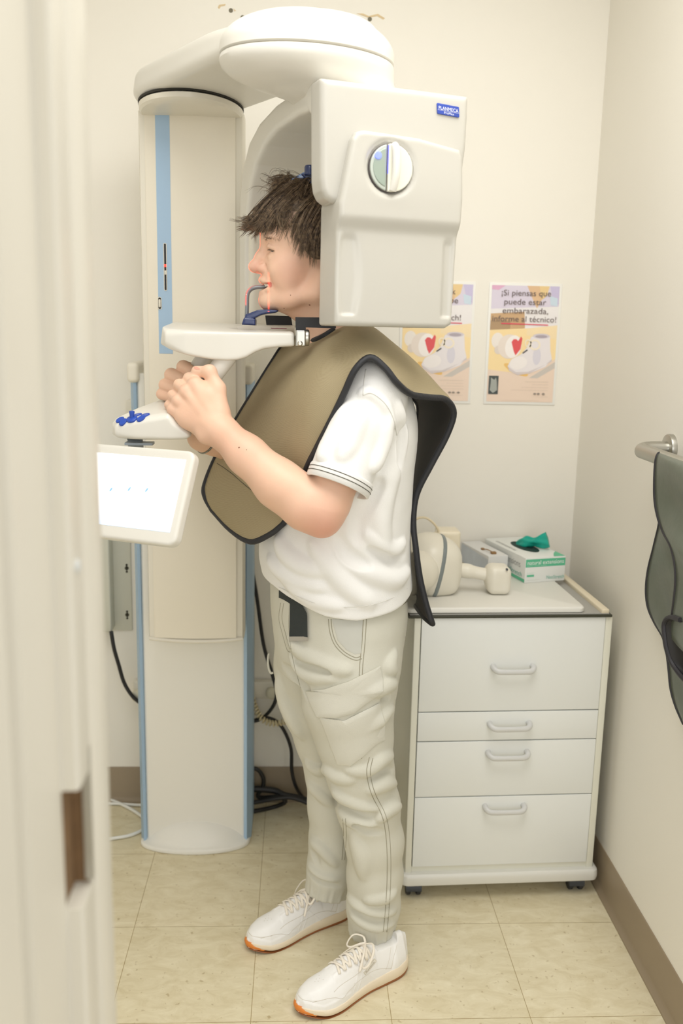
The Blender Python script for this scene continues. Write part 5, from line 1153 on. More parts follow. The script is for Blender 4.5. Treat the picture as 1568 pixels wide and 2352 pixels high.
def tee():
    S = SDF()
    stack(S, smrows([(.80, .094, 2.0, .163, .198, 20), (.90, .092, 2.0, .163, .197, 20), (.98, .0835, 2.0, .165, .195, 20), (1.06, .088, 2.0, .156, .195, 20), (1.16, .098, 2.0, .146, .197, 20), (1.26, .110, 2.0, .136, .20, 20), (1.34, .110, 2.0, .114, .180, 20), (1.40, .100, 2.0, .082, .140, 20), (1.44, .085, 2.0, .066, .10, 20)]), .02)
    sh, el = np.array([.152, 1.845, 1.352]), at(758, 1152, 1.775)
    dn = nz(el-sh); e1 = at(774, 1116, 1.778)
    S.line([(.115, 1.94, 1.340), sh-[.004, -.008, .016], sh*.6+e1*.4], [.058, .057, .0630], .03)
    def sleeve(P):
        q = P-sh; ax = e1-sh; l2 = ax@ax; t = np.clip(q@ax/l2, 0, 1.3); r = np.linalg.norm(q-t[:, None]*ax, axis=1)
        w = (P-e1)@dn; return np.maximum(np.maximum(r-(.0655-.003*t), w), -np.maximum(r-.0585, -.05-w))
    S.fn(sleeve, np.minimum(sh, e1)-.07, np.maximum(sh, e1)+.07, 'u', .018)
    S.line([(.09, 2.06, 1.36), (.075, 2.165, 1.345), (.062, 2.20, 1.20), (.058, 2.205, 1.17)], [.075, .064, .061, .060], .03)
    base = S
    T = SDF(); T.p = list(S.p)
    folds(T, base, [
        # shoulder seam roll and sleeve drag folds
        ([(832, 905), (850, 903), (880, 928), (903, 980)], .007, .0014, .014),
        ([(800, 930), (775, 985), (752, 1035), (742, 1052)], .012, .0040, .016), ([(835, 940), (805, 1010), (785, 1050)], .012, .0030, .018),
        ([(890, 960), (880, 1010), (862, 1055), (856, 1075)], .012, .0055, .014), ([(905, 990), (893, 1040), (870, 1090)], .008, -.0045, .010),
        ([(915, 930), (918, 1000), (905, 1060), (880, 1110)], .012, .0045, .016), ([(926, 960), (924, 1030), (915, 1090)], .009, -.003, .012),
        # body folds: fall from the armpit and sweep round the belly
        ([(905, 1080), (880, 1140), (870, 1200), (882, 1260)], .014, .0040, .02), ([(870, 1110), (845, 1150), (825, 1190), (820, 1240)], .012, -.0040, .018),
        ([(925, 1245), (900, 1262), (870, 1250), (845, 1228)], .012, .0060, .014), ([(930, 1275), (905, 1290), (880, 1280), (850, 1262)], .009, -.0050, .010),
        ([(935, 1310), (905, 1330), (865, 1322), (815, 1300), (780, 1270)], .014, .0050, .018),
        ([(640, 1240), (665, 1275), (700, 1300), (740, 1310)], .014, .0040, .02), ([(620, 1285), (650, 1310), (690, 1335), (740, 1350)], .013, .0042, .018),
        ([(720, 1250), (760, 1300), (800, 1345), (850, 1385)], .014, .0036, .02), ([(775, 1235), (800, 1275), (845, 1300)], .010, -.0035, .014), ([(660, 1340), (720, 1375), (780, 1392)], .012, .0032, .016)], .42)
    T.fn(lambda P: .0012*snoise(P, 5, 8, 42)+.0004*snoise(P, 6, 8, 120), (-.2, 1.7, .8), (.4, 2.4, 1.5), 'd')
    # hem: front hitched up, near side lowest
    hp = [np.array(atz(*p, 0)) for p in ()]
    def hem(P):
        # height of the hem as a function of the bearing round the body
        a = np.arctan2(P[:, 1]-2.0, P[:, 0]-.092)          # -pi/2 = towards the camera
        z = np.interp(a, np.radians([-180, -150, -125, -100, -80, -55, -30, 0, 60, 120, 180]), [.925, .920, .904, .882, .876, .886, .900, .908, .905, .92, .925])
        return P[:, 2]-z
    T.fn(lambda P: -hem(P), (-.3, 1.6, .7), (.5, 2.5, 1.6), 'i', .006)
    # hollow at the hem and the sleeve mouths
    T.fn(lambda P: np.maximum(base(P)+.008, np.abs(hem(P)-.0)-.022), (-.3, 1.6, .7), (.5, 2.5, 1.0), 's', .002)
    V, Q = surf(T, .0028); hit = Hit(V, Q); o = mk('t_shirt', V, Q, M_TEE, PERSON); o['label'] = 'plain white cotton t-shirt'
    # ribbed cuff with two dark stripes round the near sleeve
    ax = dn; u = nz(np.cross(ax, [0, 1, 0])); v = np.cross(ax, u); th = np.linspace(0, 2*pi, 72, endpoint=False)
    ring = lambda t, r: e1+ax*t+(r+.0008*np.sin(5*th+1.)[:, None])*(np.cos(th)[:, None]*u+np.sin(th)[:, None]*v)
    cf = MB(); cf.loft([ring(-.026, .0615), ring(-.0255, .0655), ring(-.022, .0666), ring(.0015, .0658), ring(.003, .0630), ring(.002, .0600), ring(-.024, .0605)], cap=False)
    c = cf.build('ribbed_cuff', mat('rib_white', (236, 235, 232), .85, bump=(500, .3, 1)), o, sharp=None)
    sb = MB()
    for t in (-.0165, -.0085):
        P = ring(t, .0666); sb.loft([P-ax*.0008, ring(t, .0672)-ax*.0003, ring(t, .0672)+ax*.0003, P+ax*.0008], cap=False)
    sb.build('cuff_stripe', mat('stripe_olive', (86, 82, 70), .8), o, sharp=None)
    # hem stitching
    hs = [hit(x, y) for x, y in ((640, 1348), (680, 1368), (720, 1384), (790, 1395), (850, 1390), (900, 1374), (935, 1352))]
    hs = [q for q in hs if q is not None]; hs = cr(hs, 6); MB().tube(hs, .0007, 6).build('hem_stitch', mat('stitch_white', (214, 212, 206), .9), o)
    for pts in (((833, 908), (850, 903), (868, 912), (888, 932), (903, 962), (911, 1000)), ((840, 848), (836, 875), (833, 908))):
        P = [hit(*q) for q in cr(np.array([list(q)+[0] for q in pts], float), 6)[:, :2]]; P = [q-nz(q-EYEP)*.0002 for q in P if q is not None]
        if len(P) > 3: MB().tube(P, .0009, 6).build('sleeve_seam', mat('stitch_white', (0, 0, 0)), o, sharp=None)
    return T
TEE = tee()
M_TRO = mat('stone_twill', (208, 206, 193), .85, bump=(520, .22, 2), spec=.2)
def trousers():
    S = SDF()
    stack(S, smrows([(.70, .092, 1.992, .126, .168, 20), (.77, .096, 1.995, .142, .176, 20), (.84, .096, 2.0, .150, .182, 20), (.90, .092, 2.0, .148, .182, 20), (.955, .090, 2.0, .140, .178, 20)]), .02)
    A = lambda l: [at(x, y, Y) for x, y, Y, r in l]
    near = [(812, 1450, 1.915, .098), (806, 1530, 1.912, .104), (800, 1610, 1.908, .100), (812, 1690, 1.905, .084), (826, 1770, 1.905, .0735), (846, 1850, 1.908, .0690), (860, 1930, 1.91, .0640), (860, 2010, 1.912, .0610), (857, 2080, 1.914, .0590), (853, 2130, 1.914, .0540)]
    far = [(730, 1450, 2.08, .100), (728, 1530, 2.085, .100), (738, 1610, 2.085, .096), (757, 1690, 2.085, .082), (770, 1770, 2.08, .0710), (772, 1850, 2.07, .0665), (770, 1930, 2.06, .0620), (763, 1990, 2.055, .0590), (752, 2040, 2.05, .0545)]
    for L_ in (near, far): S.line(A(L_), [q[3] for q in L_], .022)
    base = S; T = SDF(); T.p = list(S.p)
    folds(T, base, [
        ([(668, 1500), (690, 1540), (720, 1555), (770, 1560)], .010, .0035, .012), ([(665, 1470), (700, 1500), (760, 1530), (800, 1540)], .012, .0035, .016), ([(680, 1520), (720, 1535), (760, 1545)], .006, -.003, .008),
        ([(905, 1500), (890, 1530), (905, 1540)], .012, .0045, .012), ([(905, 1570), (880, 1575), (860, 1590)], .012, .0040, .014), ([(900, 1625), (880, 1640), (870, 1665)], .010, .0040, .012), ([(895, 1600), (880, 1608)], .007, -.004, .008),
        # behind the knee
        ([(898, 1735), (870, 1745), (845, 1765), (800, 1770)], .012, .0050, .014), ([(905, 1765), (880, 1775), (850, 1790)], .009, -.0050, .010), ([(915, 1800), (880, 1800), (850, 1815)], .012, .0050, .014),
        ([(765, 1812), (790, 1832), (830, 1850), (870, 1858)], .010, .0060, .012), ([(760, 1835), (790, 1858), (830, 1875), (880, 1880)], .009, -.0060, .010), ([(780, 1860), (815, 1885), (860, 1902)], .012, .0055, .012), ([(810, 1890), (840, 1910), (880, 1912)], .008, -.0045, .010),
        ([(750, 1770), (775, 1782), (810, 1790)], .010, .0040, .014), ([(918, 1850), (890, 1860), (870, 1880)], .012, .0045, .014), ([(815, 1920), (830, 1960), (835, 2010)], .012, .0020, .018),
        ([(905, 2050), (880, 2062), (840, 2068)], .010, .0045, .012), ([(800, 2060), (830, 2085), (870, 2098), (905, 2092)], .010, .0055, .012), ([(800, 2080), (830, 2104), (865, 2116), (900, 2112)], .007, -.0055, .008), ([(805, 2100), (835, 2122), (870, 2132), (905, 2122)], .008, .0045, .008),
        # far leg
        ([(706, 1750), (730, 1765), (760, 1770)], .010, .0045, .014), ([(640, 1560), (660, 1620), (690, 1690)], .012, .0035, .02), ([(650, 1530), (690, 1570), (705, 1600)], .010, -.0035, .014),
        ([(710, 1800), (735, 1820), (760, 1845)], .010, .0035, .014), ([(708, 1985), (735, 2010), (775, 2020)], .009, .0055, .010), ([(706, 2003), (735, 2026), (780, 2036)], .006, -.0055, .007), ([(715, 1930), (740, 1950), (770, 1985)], .010, .0032, .014), ([(712, 1955), (730, 1985)], .006, -.0035, .008)], .72)
    T.fn(lambda P: .0013*snoise(P, 15, 8, 34)+.0007*snoise(P, 16, 8, 95), (-.2, 1.7, .0), (.4, 2.4, 1.0), 'd')
    # gathered cuffs
    def cuff(c, ax, z):
        u = nz(np.cross(ax, [0, 1, 0])); v = np.cross(ax, u)
        def fn(P):
            q = P-c; t = q@ax; th = np.arctan2(q@v, q@u); w = np.exp(-(t/.022)**2); return np.where(np.linalg.norm(q, axis=1) < .12, w*(.0016*np.sin(th*17)+.0010*np.sin(th*29+1)), 0)
        T.fn(fn, c-.12, c+.12, 'd'); T.fn(lambda P: np.where(np.linalg.norm(P-c, axis=1) < .13, (P-c)@ax-.012, -1.), c-.13, c+.13, 'i', .004)
        T.fn(lambda P: np.maximum(np.linalg.norm((P-c)-((P-c)@ax)[:, None]*ax, axis=1)-.046, -((P-c)@ax)-.02), c-.08, c+.08, 's', .003)
    n1, n2 = at(853, 2130, 1.914), at(857, 2080, 1.914); f1, f2 = at(752, 2040, 2.05), at(763, 1990, 2.055)
    cuff(n1, nz(nz(n1-n2)+[.10, 0, 0]), 0); cuff(f1, nz(nz(f1-f2)+[.05, 0, .0]), 0)
    T.fn(lambda P: P[:, 2]-.945, (-.3, 1.6, .6), (.5, 2.5, 1.1), 'i', .002)
    V, Q = surf(T, .0032); hit = Hit(V, Q); o = mk('cargo_trousers', V, Q, M_TRO, PERSON); o['label'] = 'pale stone cargo trousers gathered at the ankle'
    # flat pieces and seams that follow the cloth
    st = mat('seam_thread', (158, 153, 134), .9); m2 = mat('stone_pocket', (212, 210, 198), .85, bump=(520, .22, 2))
    def seam(pts, off=3.2, r=.00085, both=True, name='seam'):
        mb = MB()
        for k in ((-1, 1) if both else (0,)):
            P2 = cr(np.array(pts, float), 8); d = np.gradient(P2, axis=0); d /= np.linalg.norm(d, axis=1)[:, None]+1e-9; n = np.c_[-d[:, 1], d[:, 0]]
            Q_ = [hit(*(p+k*off*q)) for p, q in zip(P2, n)]; Q_ = [q for q in Q_ if q is not None]
            if len(Q_) > 2: mb.tube(np.array(Q_), r, 5)
        if mb.n: return mb.build(name, st, o, sharp=None)
    def patch(poly, h, name, m, par, res=15, rd=.002):
        """raised cloth panel over the trouser surface inside a photo outline"""
        poly = np.array(poly, float); cen = poly.mean(0); out = cr(poly, 6, True); rings = []
        for f, hh in ((1.0, -.002), (1.0, h*.7), (.975, h), (.75, h*1.15), (.5, h*1.2), (.25, h*1.15), (.06, h*1.15)):
            P = []
            for q in cen+(out-cen)*f:
                t = hit(*q); P.append(t if t is not None else np.array([np.nan]*3))
            P = np.array(P)
            if np.isnan(P).any():
                g = ~np.isnan(P[:, 0]); idx = np.arange(len(P)); P = np.stack([np.interp(idx, idx[g], P[g, i], period=len(P)) for i in range(3)], 1)
            rings.append(P-np.array([nz(p-EYEP)*hh for p in P]))
        return MB().loft(rings).build(name, m, par, sharp=60)
    lin_ = lambda pts, n=4: [tuple(np.array(a)*(1-t/n)+np.array(b)*t/n) for a, b in zip(pts, pts[1:]+pts[:1]) for t in range(n)]
    pk = patch(lin_([(733, 1648), (790, 1655), (872, 1615), (884, 1660), (884, 1700), (862, 1712), (835, 1738), (805, 1760), (774, 1757), (757, 1712)]), .0035, 'cargo_pocket', m2, o)
    patch(lin_([(701, 1588), (745, 1583), (800, 1565), (873, 1530), (880, 1560), (880, 1590), (835, 1622), (815, 1638), (770, 1650), (726, 1648), (712, 1620)]), .0065, 'pocket_flap', m2, o)
    seam([(704, 1596), (745, 1590), (800, 1572), (874, 1538)], 0, .0008, False); seam([(710, 1592), (716, 1622), (730, 1643), (772, 1645), (812, 1634), (833, 1618), (876, 1588)], 0, .0008, False)
    seam([(793, 1655), (805, 1690), (822, 1725), (830, 1742)], 0, .0016, False, 'pocket_pleat')
    seam([(740, 1655), (764, 1712), (780, 1750), (806, 1753), (830, 1735)], 0, .0007, False)
    seam([(838, 1420), (834, 1480), (830, 1520), (828, 1552)], 3.5); seam([(852, 1740), (846, 1770), (850, 1800), (860, 1830), (880, 1870), (889, 1910), (893, 1970), (892, 2040), (888, 2100), (884, 2140)], 4.2)
    seam([(757, 1422), (760, 1450), (770, 1478), (790, 1500), (815, 1513), (830, 1510)], 3)
    pl = patch(lin_([(762, 1423), (832, 1423), (830, 1500), (815, 1503), (795, 1493), (775, 1470)]), .0006, 'hip_pocket_lining', mat('lining_grey', (198, 198, 190), .85), o)
    seam([(648, 1385), (644, 1420), (652, 1455), (662, 1490), (668, 1494)], 3.5, name='fly_stitch'); seam([(665, 1375), (663, 1440), (668, 1490), (676, 1530), (690, 1580)], 1.5, .0006, False)
    seam([(790, 1880), (792, 1920), (788, 1975)], 3.2)
    seam([(912, 1394), (930, 1383), (944, 1368)], 1.5, .0012, True, 'back_pocket_edge')
    z0 = at(620, 1520, 2.09); MB().tube(cr([at(617, 1502, 2.13), at(615, 1515, 2.12), at(617, 1535, 2.11), at(622, 1546, 2.10), at(627, 1545, 2.10)], 6), .0026, 8).build('pocket_loop', m2, o)
    # belt: dark webbing round the waist and its loose tail with a metal tip
    wb = mat('belt_webbing', (48, 54, 54), .8, bump=(700, .6, 1))
    bp = [hit(x, y) for x, y in ((640, 1366), (648, 1369), (657, 1374), (668, 1381))]
    bp = np.array([q for q in bp if q is not None]); bl = MB()
    if len(bp) > 2:
        P = cr(bp, 5); n = np.array([nz(p-EYEP) for p in P]); bl.loft([np.array([p-q*.003+[0, 0, .010], p-q*.0045+[0, 0, .009], p-q*.0045-[0, 0, .006], p-q*.003-[0, 0, .007], p+q*.004-[0, 0, .007], p+q*.004+[0, 0, .010]]) for p, q in zip(P, n)])
    Y = None; rows = []
    for yy in np.linspace(1376, 1466, 12):
        a, b = np.interp(yy, [1376, 1420, 1466], [666, 665, 664]), np.interp(yy, [1376, 1390, 1410, 1466], [686, 694, 705, 706])
        A_, B_ = hit(a, yy), hit(b, yy)
        if A_ is None or B_ is None: continue
        na, nb = nz(A_-EYEP), nz(B_-EYEP); rows.append(np.array([A_-na*.0045, B_-nb*.0070, B_-nb*.0045, A_-na*.0020]))
    bl.loft(rows); belt = bl.build('belt', wb, PERSON, sharp=40); belt['label'] = 'dark webbing belt tail with a metal tip'
    A_, B_ = rows[-1][0], rows[-1][1]; n = nz(A_-EYEP); dv = nz(rows[-1][0]-rows[-2][0])
    tip = MB(); tip.loft([[A_-n*.0015+dv*t-nz(B_-A_)*.001, B_-n*.0015+dv*t+nz(B_-A_)*.001, B_+n*.004+dv*t+nz(B_-A_)*.001, A_+n*.004+dv*t-nz(B_-A_)*.001] for t in (-.004, .0065)]); tip.build('belt_tip', mat('belt_metal', (186, 184, 180), .3, metal=1.), belt, smooth=False)
    return T
TRO = trousers()
def sneaker(toe, heel, side, label):
    """low white leather trainer; local x runs heel to toe, y to its outer side"""
    toe, heel = np.array(toe, float), np.array(heel, float); X = nz((toe-heel)*[1, 1, 0]); Yv = np.array([-X[1], X[0], 0])*side; LN = .292; o = np.array([*(heel+toe)[:2]/2, 0])-X*LN/2
    W = lambda x, y, z: o+np.asarray(x)[..., None]*X+np.asarray(y)[..., None]*Yv+np.asarray(z)[..., None]*np.array([0, 0, 1.]) if np.ndim(x) else o+x*X+y*Yv+np.array([0, 0, z])
    loc = lambda P: np.stack([(P-o)@X, (P-o)@Yv, P[:, 2]], 1)
    xs = [0, .012, .04, .08, .12, .16, .20, .225, .25, .272, .286, .292]
    wo = [.014, .027, .034, .034, .034, .040, .048, .049, .044, .034, .020, .006]      # outer half width
    wi = [.014, .027, .033, .032, .031, .035, .042, .043, .040, .032, .019, .006]
    hh = [.080, .092, .093, .090, .096, .092, .077, .068, .062, .054, .045, .028]
    foot = np.array([(x, w) for x, w in zip(xs, wo)]+[(x, -w) for x, w in list(zip(xs, wi))[::-1]]); foot = cr(foot, 4, True)
    bd = (np.minimum(toe, heel)-[.06, .06, .01], np.maximum(toe, heel)+[.06, .06, .14])
    def upper(P):
        q = loc(P); x, y, z = q.T; w = np.where(y > 0, np.interp(x, xs, wo), np.interp(x, xs, wi))*(.93+.02*np.exp(-((x-.2)/.05)**2)); h = np.interp(x, xs, hh); z0 = .012
        zz = (z-z0)/(h-z0); yy = np.abs(y)/w; sh = 1-.34*sm(.35, 1.0, zz)*sm(.262, .18, x)*(1-.0*x)
        k = (np.abs(yy/np.maximum(sh, .3))**2.5+np.clip(zz, 0, 9)**2.9)**(1/2.6); d = (k-1)*np.minimum(w, h-z0)*.8
        ends = np.maximum(-x-.001, x-.2925); d = np.maximum(np.maximum(d, ends), z0-z)
        d = d-.0013*sm(.004, -.004, np.abs(y)-.0)*0
        top = np.interp(x, [0, .01, .05, .085, .11], [.090, .092, .082, .086, .12]); hol = np.maximum(np.hypot((x-.058)/1.25, y)-.0265, .080-z)
        return np.maximum(d, -hol)
    S = SDF(); S.fn(upper, *bd)
    # overlays: toe bumper, eyestay, heel counter
    def over(f, amt):
        S.fn(lambda P: -amt*f(*loc(P).T), bd[0], bd[1], 'd')
    over(lambda x, y, z: sm(.003, -.003, z-(.030+.010*sm(.245, .285, x)-.0*x+.007*np.sin((x-.16)*26)*sm(.262, .20, x)))*sm(.165, .185, x), .0013)
    over(lambda x, y, z: sm(.003, -.003, np.abs(np.abs(y)-.020)-.0075)*sm(.215, .21, x)*sm(.095, .10, x)*sm(.05, .056, z), .0012)
    over(lambda x, y, z: sm(.060, .054, x+.35*(z-.03)), .0013); over(lambda x, y, z: sm(.0014, .0006, np.abs((x-.125)-.9*(z-.05)))*sm(.085, .08, z), .0008)
    over(lambda x, y, z: sm(.0014, .0006, np.abs((x-.165)+.55*(z-.04)))*sm(.06, .055, z), .0008); over(lambda x, y, z: sm(.0014, .0006, np.abs((x-.150)+.55*(z-.04)))*sm(.06, .055, z), .0008)
    V, Q = surf(S, .0016, pad=0.0); up = mk('sneaker', V, Q, mat('white_leather', (243, 242, 240), .42, bump=(220, .06, 3)), PERSON); up['label'] = label; hit = Hit(V, Q)
    # midsole and gum outsole
    def sole(z0, z1, grow, name, m, wav=0., cut=None):
        rings = []; c = np.array([.14, 0])
        for z, g in ((z0, grow-.0012), (z0+.0012, grow), ((z0+z1)/2, grow+.0008), (z1-.0015, grow), (z1, grow-.0015)):
            n = np.gradient(foot, axis=0); n = np.c_[-n[:, 1], n[:, 0]]*-1; n /= np.linalg.norm(n, axis=1)[:, None]+1e-9
            if ((foot+n*.001-c)**2).sum() < ((foot-c)**2).sum(): n = -n
            p = foot+n*g; lift = .012*sm(.235, .292, p[:, 0])+.004*sm(.03, 0, p[:, 0]); hz = np.interp(p[:, 0], [0, .08, .16, .24, .292], [.009, .005, -.001, -.006, -.010])*(z-z0)/(z1-z0)
            rings.append(W(p[:, 0], p[:, 1], z+hz+lift*(1 if z > .0 else 1)))
        return MB().loft(rings).build(name, m, up, sharp=50)
    sole(.0055, .025, .0012, 'midsole', mat('midsole_cream', (236, 222, 198), .55)); sole(0, .0058, .0010, 'outsole', mat('gum_brown', (150, 92, 50), .55))
    # orange gum wrap on the toe
    a = [i for i in range(len(foot)) if foot[i, 0] > .262]; ft = foot[a]; ft = ft[np.argsort(ft[:, 1])]
    r = []
    for z, g, f in ((.003, .0036, 1), (.008, .0052, 1), (.0125, .0054, .85), (.0155, .0046, .62)):
        p = (ft-[.25, 0])*[1+g/.04, f]+[.25, 0]; r.append(W(p[:, 0], p[:, 1], np.full(len(p), z)+.012*sm(.235, .292, p[:, 0])))
    r2 = [q-X*.006 for q in r]; MB().loft([np.concatenate([q, q2[::-1]]) for q, q2 in zip(r, r2)]).build('toe_wrap', mat('gum_orange', (222, 132, 52), .5), up)
    dn = lambda x, y: hit.cast(W(x, y, .2), (0, 0, -1))
    # laces
    lm = mat('lace_cream', (240, 232, 218), .8, bump=(500, .3, 1)); lb = MB()
    def lace(pts, lift, wd=.0034):
        P = []
        for x, y in cr(np.array(pts, float), 5):
            h, n = dn(x, y)
            if h is not None: P.append(h+n*(lift if n[2] > 0 else -lift))
        if len(P) > 2: V_, F_ = sweep(P, wd, 8, True, .42); lb.add(V_, F_)
    for k in range(6):
        x0 = .120+.0145*k; s = 1 if k % 2 else -1
        lace([(x0+.004, -.020*s), (x0-.001, -.008*s), (x0-.006, .008*s), (x0-.010, .019*s)], .0030); lace([(x0+.004, .020*s), (x0-.001, .006*s), (x0-.005, -.008*s), (x0-.009, -.019*s)], .0018)
    c = W(.112, 0, .1015)
    for pts in ([(0, 0, 0), (-.006, .018, .008), (.004, .036, .004), (.020, .042, -.018), (.030, .032, -.028), (.016, .014, -.006), (0, 0, .002)], [(0, 0, .002), (-.004, -.016, .008), (.010, -.034, .006), (.026, -.036, -.012), (.026, -.022, -.012), (.010, -.006, 0), (0, 0, .002)], [(0, 0, 0), (.020, .020, -.008), (.040, .034, -.034)], [(0, 0, 0), (.018, -.014, -.006), (.036, -.030, -.026), (.044, -.036, -.040)]):
        P = cr([c+X*p[0]+Yv*p[1]+np.array([0, 0, p[2]]) for p in pts], 6); V_, F_ = sweep(P, .0026, 8, True, .55); lb.add(V_, F_)
    lb.build('lace', lm, up, sharp=None)
    # seams
    sb = MB()
    def seam(pts, sgn):
        P = []
        for x, z in cr(np.array(pts, float), 6):
            h, n = hit.cast(W(x, .09*sgn, z), -Yv*sgn)
            if h is not None: P.append(h)
        if len(P) > 2: V_, F_ = sweep(P, .0006, 5); sb.add(V_, F_)
    for sg in (1, -1):
        seam([(.272, .040), (.250, .043), (.225, .041), (.205, .034), (.185, .040), (.165, .044)], sg); seam([(.168, .046), (.140, .048), (.110, .050), (.085, .046), (.06, .036)], sg); seam([(.10, .088), (.12, .075), (.15, .062), (.20, .056), (.222, .050)], sg)
        seam([(.06, .036), (.052, .055), (.035, .078)], sg); seam([(.075, .040), (.06, .062), (.05, .08)], sg)
    P = [];
    for y in np.linspace(-.034, .034, 15):
        h, n = hit.cast(W(.36, y, .042), -X)
        if h is not None: P.append(h)
    if len(P) > 2: V_, F_ = sweep(P, .0006, 5); sb.add(V_, F_)
    for x, y in ((.232, -.008), (.236, 0), (.232, .008), (.242, -.004), (.242, .004), (.248, 0)):
        h, n = dn(x, y)
        if h is not None: V_, F_ = sweep([h-[0, 0, .001], h+[0, 0, .0003]], .0009, 6); sb.add(V_, F_)
    sb.build('stitch_line', mat('stitch_greige', (216, 210, 199), .8), up, sharp=None)
    # small side label with its word
    h, n = hit.cast(W(.118, .09, .062), -Yv)
    if h is not None:
        n = nz(n if n@Yv > 0 else -n); ax = nz(X*-.80+np.array([0, 0, 1.])*.42); ax = nz(ax-n*(ax@n)); v = np.cross(n, ax); v = v if v[2] > 0 else -v
        R = rrect(.040, .0085, .0012, 3); mb = MB(); mb.loft([frame_map(R, h-n*.0015, ax, v), frame_map(R, h+n*.0012, ax, v)], 0); fr = rrect(.0375, .0064, .001, 3)
        mb.add(frame_map(np.c_[fr, np.full(len(fr), .0014)], h, ax, v, n), [list(range(len(fr)))], 1)
        V_, F_ = text2d('Reebok', 1, 'CENTER'); V_[:, 0] -= (V_[:, 0].max()+V_[:, 0].min())/2; V_[:, 0] *= .031/np.ptp(V_[:, 0]); V_[:, 1] = V_[:, 1]*.0066-.0022; V_[:, 2] = .0017
        e1 = ax if side*1 else ax
        d = nz(h-EYEP); right = np.cross(d, [0, 0, 1.]); e = ax if ax@right > 0 else -ax
        mb.add(frame_map(V_, h, e, v, n), F_, 2); mb.build('side_label', [mat('label_trim', (214, 206, 190), .6), mat('label_field', (232, 228, 218), .6), mat('label_word', (168, 158, 138), .6)], up, smooth=False)
sneaker((.013, 1.743, 0), (.261, 1.898, 0), 1, 'near white leather trainer with a gum sole')
sneaker((-.105, 1.957, 0), (.143, 2.106, 0), -1, 'far white leather trainer with a gum sole')
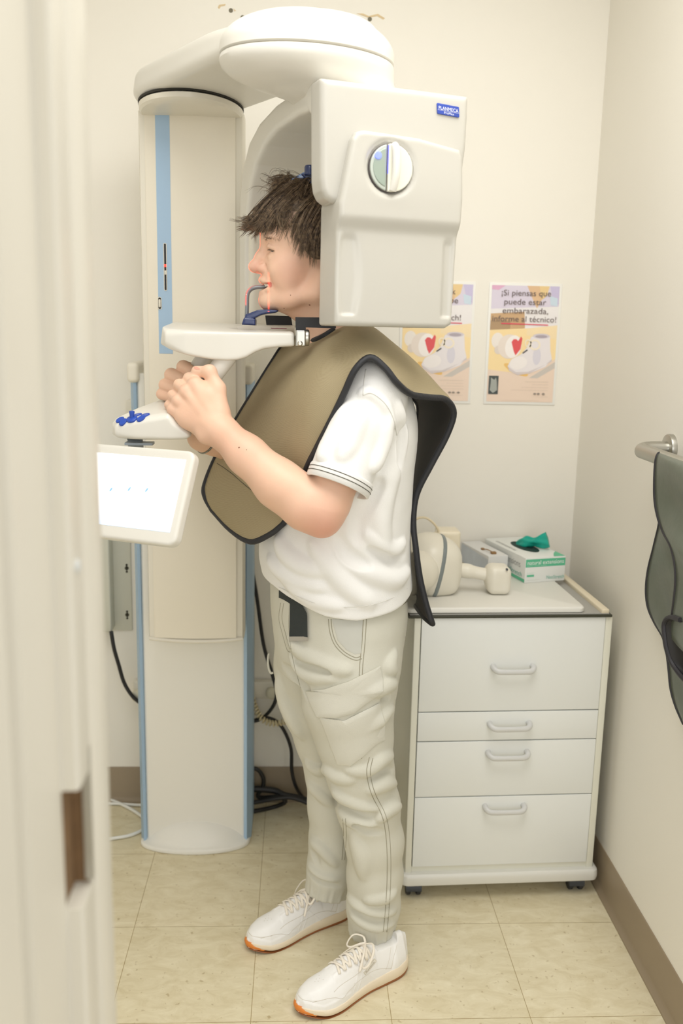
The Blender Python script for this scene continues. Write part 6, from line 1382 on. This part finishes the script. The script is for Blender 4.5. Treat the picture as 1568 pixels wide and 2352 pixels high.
# ---- lead apron worn as a poncho
def apron():
    a = lambda q: at(*q)
    rows = [
        [(650, 1203, 1.880), (618, 1228, 1.890), (575, 1244, 1.915), (530, 1217, 1.965), (488, 1172, 2.015)],
        [(672, 1172, 1.875), (622, 1190, 1.885), (570, 1200, 1.920), (515, 1178, 1.970), (471, 1140, 2.025)],
        [(692, 1135, 1.868), (640, 1135, 1.880), (580, 1128, 1.920), (520, 1110, 1.980), (471, 1112, 2.040)],
        [(700, 1087, 1.835), (668, 1080, 1.860), (606, 1060, 1.910), (545, 1040, 1.985), (497, 1048, 2.055)],
        [(726, 1030, 1.810), (695, 1010, 1.818), (632, 985, 1.900), (580, 968, 1.985), (541, 968, 2.070)],
        [(757, 970, 1.785), (712, 930, 1.797), (660, 905, 1.890), (615, 893, 1.990), (583, 900, 2.085)],
        [(789, 905, 1.772), (742, 860, 1.792), (698, 838, 1.890), (655, 826, 2.000), (623, 836, 2.100)],
        [(816, 848, 1.760), (785, 803, 1.812), (745, 785, 1.900), (700, 783, 2.020), (655, 790, 2.130)],
        [(850, 821, 1.768), (825, 770, 1.845), (790, 750, 1.940), (735, 752, 2.060), (690, 775, 2.190)],
        [(884, 845, 1.768), (868, 783, 1.850), (845, 748, 1.960), (800, 745, 2.080), (750, 775, 2.220)],
        [(912, 880, 1.775), (915, 824, 1.855), (905, 792, 1.980), (870, 785, 2.100), (830, 810, 2.230)],
        [(945, 906, 1.810), (962, 862, 1.885), (958, 838, 1.985), (935, 840, 2.100), (900, 860, 2.230)],
        [(990, 913, 1.850), (1003, 892, 1.905), (1000, 885, 1.990), (975, 890, 2.100), (940, 905, 2.230)],
        [(1024, 918, 1.885), (1030, 915, 1.920), (1015, 918, 2.000), (990, 920, 2.100), (960, 930, 2.230)],
        [(1042, 948, 1.905), (1032, 955, 1.955), (1008, 962, 2.030), (985, 965, 2.120), (960, 970, 2.230)],
        [(1026, 1000, 1.915), (1010, 1005, 1.970), (990, 1010, 2.050), (970, 1012, 2.140), (955, 1020, 2.230)],
        [(990, 1068, 1.925), (980, 1070, 1.980), (965, 1075, 2.060), (955, 1080, 2.140), (950, 1085, 2.230)],
        [(957, 1135, 1.935), (953, 1138, 1.990), (950, 1140, 2.070), (948, 1145, 2.150), (948, 1150, 2.230)],
        [(949, 1200, 1.935), (948, 1200, 2.000), (948, 1200, 2.080), (948, 1200, 2.160), (950, 1205, 2.230)],
        [(955, 1260, 1.930), (952, 1260, 2.000), (952, 1260, 2.080), (952, 1260, 2.160), (954, 1265, 2.230)],
        [(964, 1325, 1.930), (958, 1325, 2.000), (957, 1325, 2.080), (957, 1325, 2.160), (958, 1325, 2.230)],
        [(978, 1385, 1.928), (968, 1378, 1.990), (962, 1370, 2.060), (960, 1365, 2.140), (962, 1370, 2.220)],
        [(993, 1433, 1.925), (975, 1418, 1.980), (962, 1402, 2.050), (955, 1392, 2.130), (962, 1400, 2.210)]]
    grid = [[a(q) for q in r] for r in rows]
    # a soft crease down the front and shallow waves so the sheet hangs naturally
    tan = weave('apron_mesh', (167, 153, 121), (154, 140, 109), 170, .75, .3, .0006); lining = mat('apron_lining', (72, 68, 67), .75, bump=(300, .2, 2))
    o, g, n = cloth('lead_apron', grid, .0055, [tan, lining], PERSON, 5)
    # put the tan cloth outside: the outer face looks towards the camera on the chest
    k = np.array([p.material_index for p in o.data.polygons]); i0 = (len(g)//4)*1
    if (n[len(g)//4, g.shape[1]//3]@np.array([-1., -.5, 0])) < 0: o.data.polygons.foreach_set('material_index', 1-k); 
    o.data.update(); o['label'] = 'tan protective apron with black binding and dark lining'
    bm_ = mat('apron_binding', (38, 39, 44), .5, bump=(200, .3, 2))
    ring = np.concatenate([g[:, 0], g[-1, 1:], g[-2::-1, -1], g[0, -2:0:-1]]); ring = np.concatenate([ring, ring[:3]])
    V, F_ = sweep(ring, .0066, 10, True); MB().add(V, F_).build('binding', bm_, o, sharp=None)
    V = np.array([v.co for v in o.data.vertices]); h = Hit(V, np.array([list(p.vertices) for p in o.data.polygons]))
    cl = [h(x, y) for x, y in ((690, 788), (702, 785), (714, 783), (730, 779), (746, 771), (760, 762), (773, 752), (786, 742))]; cl = np.array([q-nz(q-EYEP)*.002 for q in cl if q is not None])
    if len(cl) > 3:
        V, F_ = sweep(cr(cl, 4), .0065, 10); MB().add(V, F_).build('neck_binding', bm_, o, sharp=None)
    st = [h(x, y) for x, y in ((498, 1064), (515, 1075), (535, 1090), (560, 1112), (580, 1128))]; st = [q-nz(q-EYEP)*.0003 for q in st if q is not None]
    if len(st) > 2: V, F_ = sweep(cr(st, 4), .0006, 5); MB().add(V, F_).build('stitch_line', mat('apron_thread', (70, 66, 58), .8), o, sharp=None)
apron()
# ---- braided chain on the far wrist
def bracelet():
    c = BJ['wr2']+(BJ['el2']-BJ['wr2'])*.035; ax = nz(BJ['el2']-BJ['wr2']); u = nz(np.cross(ax, [0, 0, 1])); v = np.cross(u, ax); mb = MB()
    th = np.linspace(0, 2*pi, 160)
    for ph in (0, pi):
        r = .0325+.0016*np.cos(th*26+ph); z = .0020*np.sin(th*26+ph); P = c+ax*z[:, None]+r[:, None]*(np.cos(th)[:, None]*u+np.sin(th)[:, None]*v); V, F_ = sweep(P, .0013, 6); mb.add(V, F_)
    o = mb.build('bracelet', mat('bracelet_steel', (150, 150, 140), .3, metal=1.), PERSON, sharp=None); o['label'] = 'twisted silver chain bracelet'
bracelet()
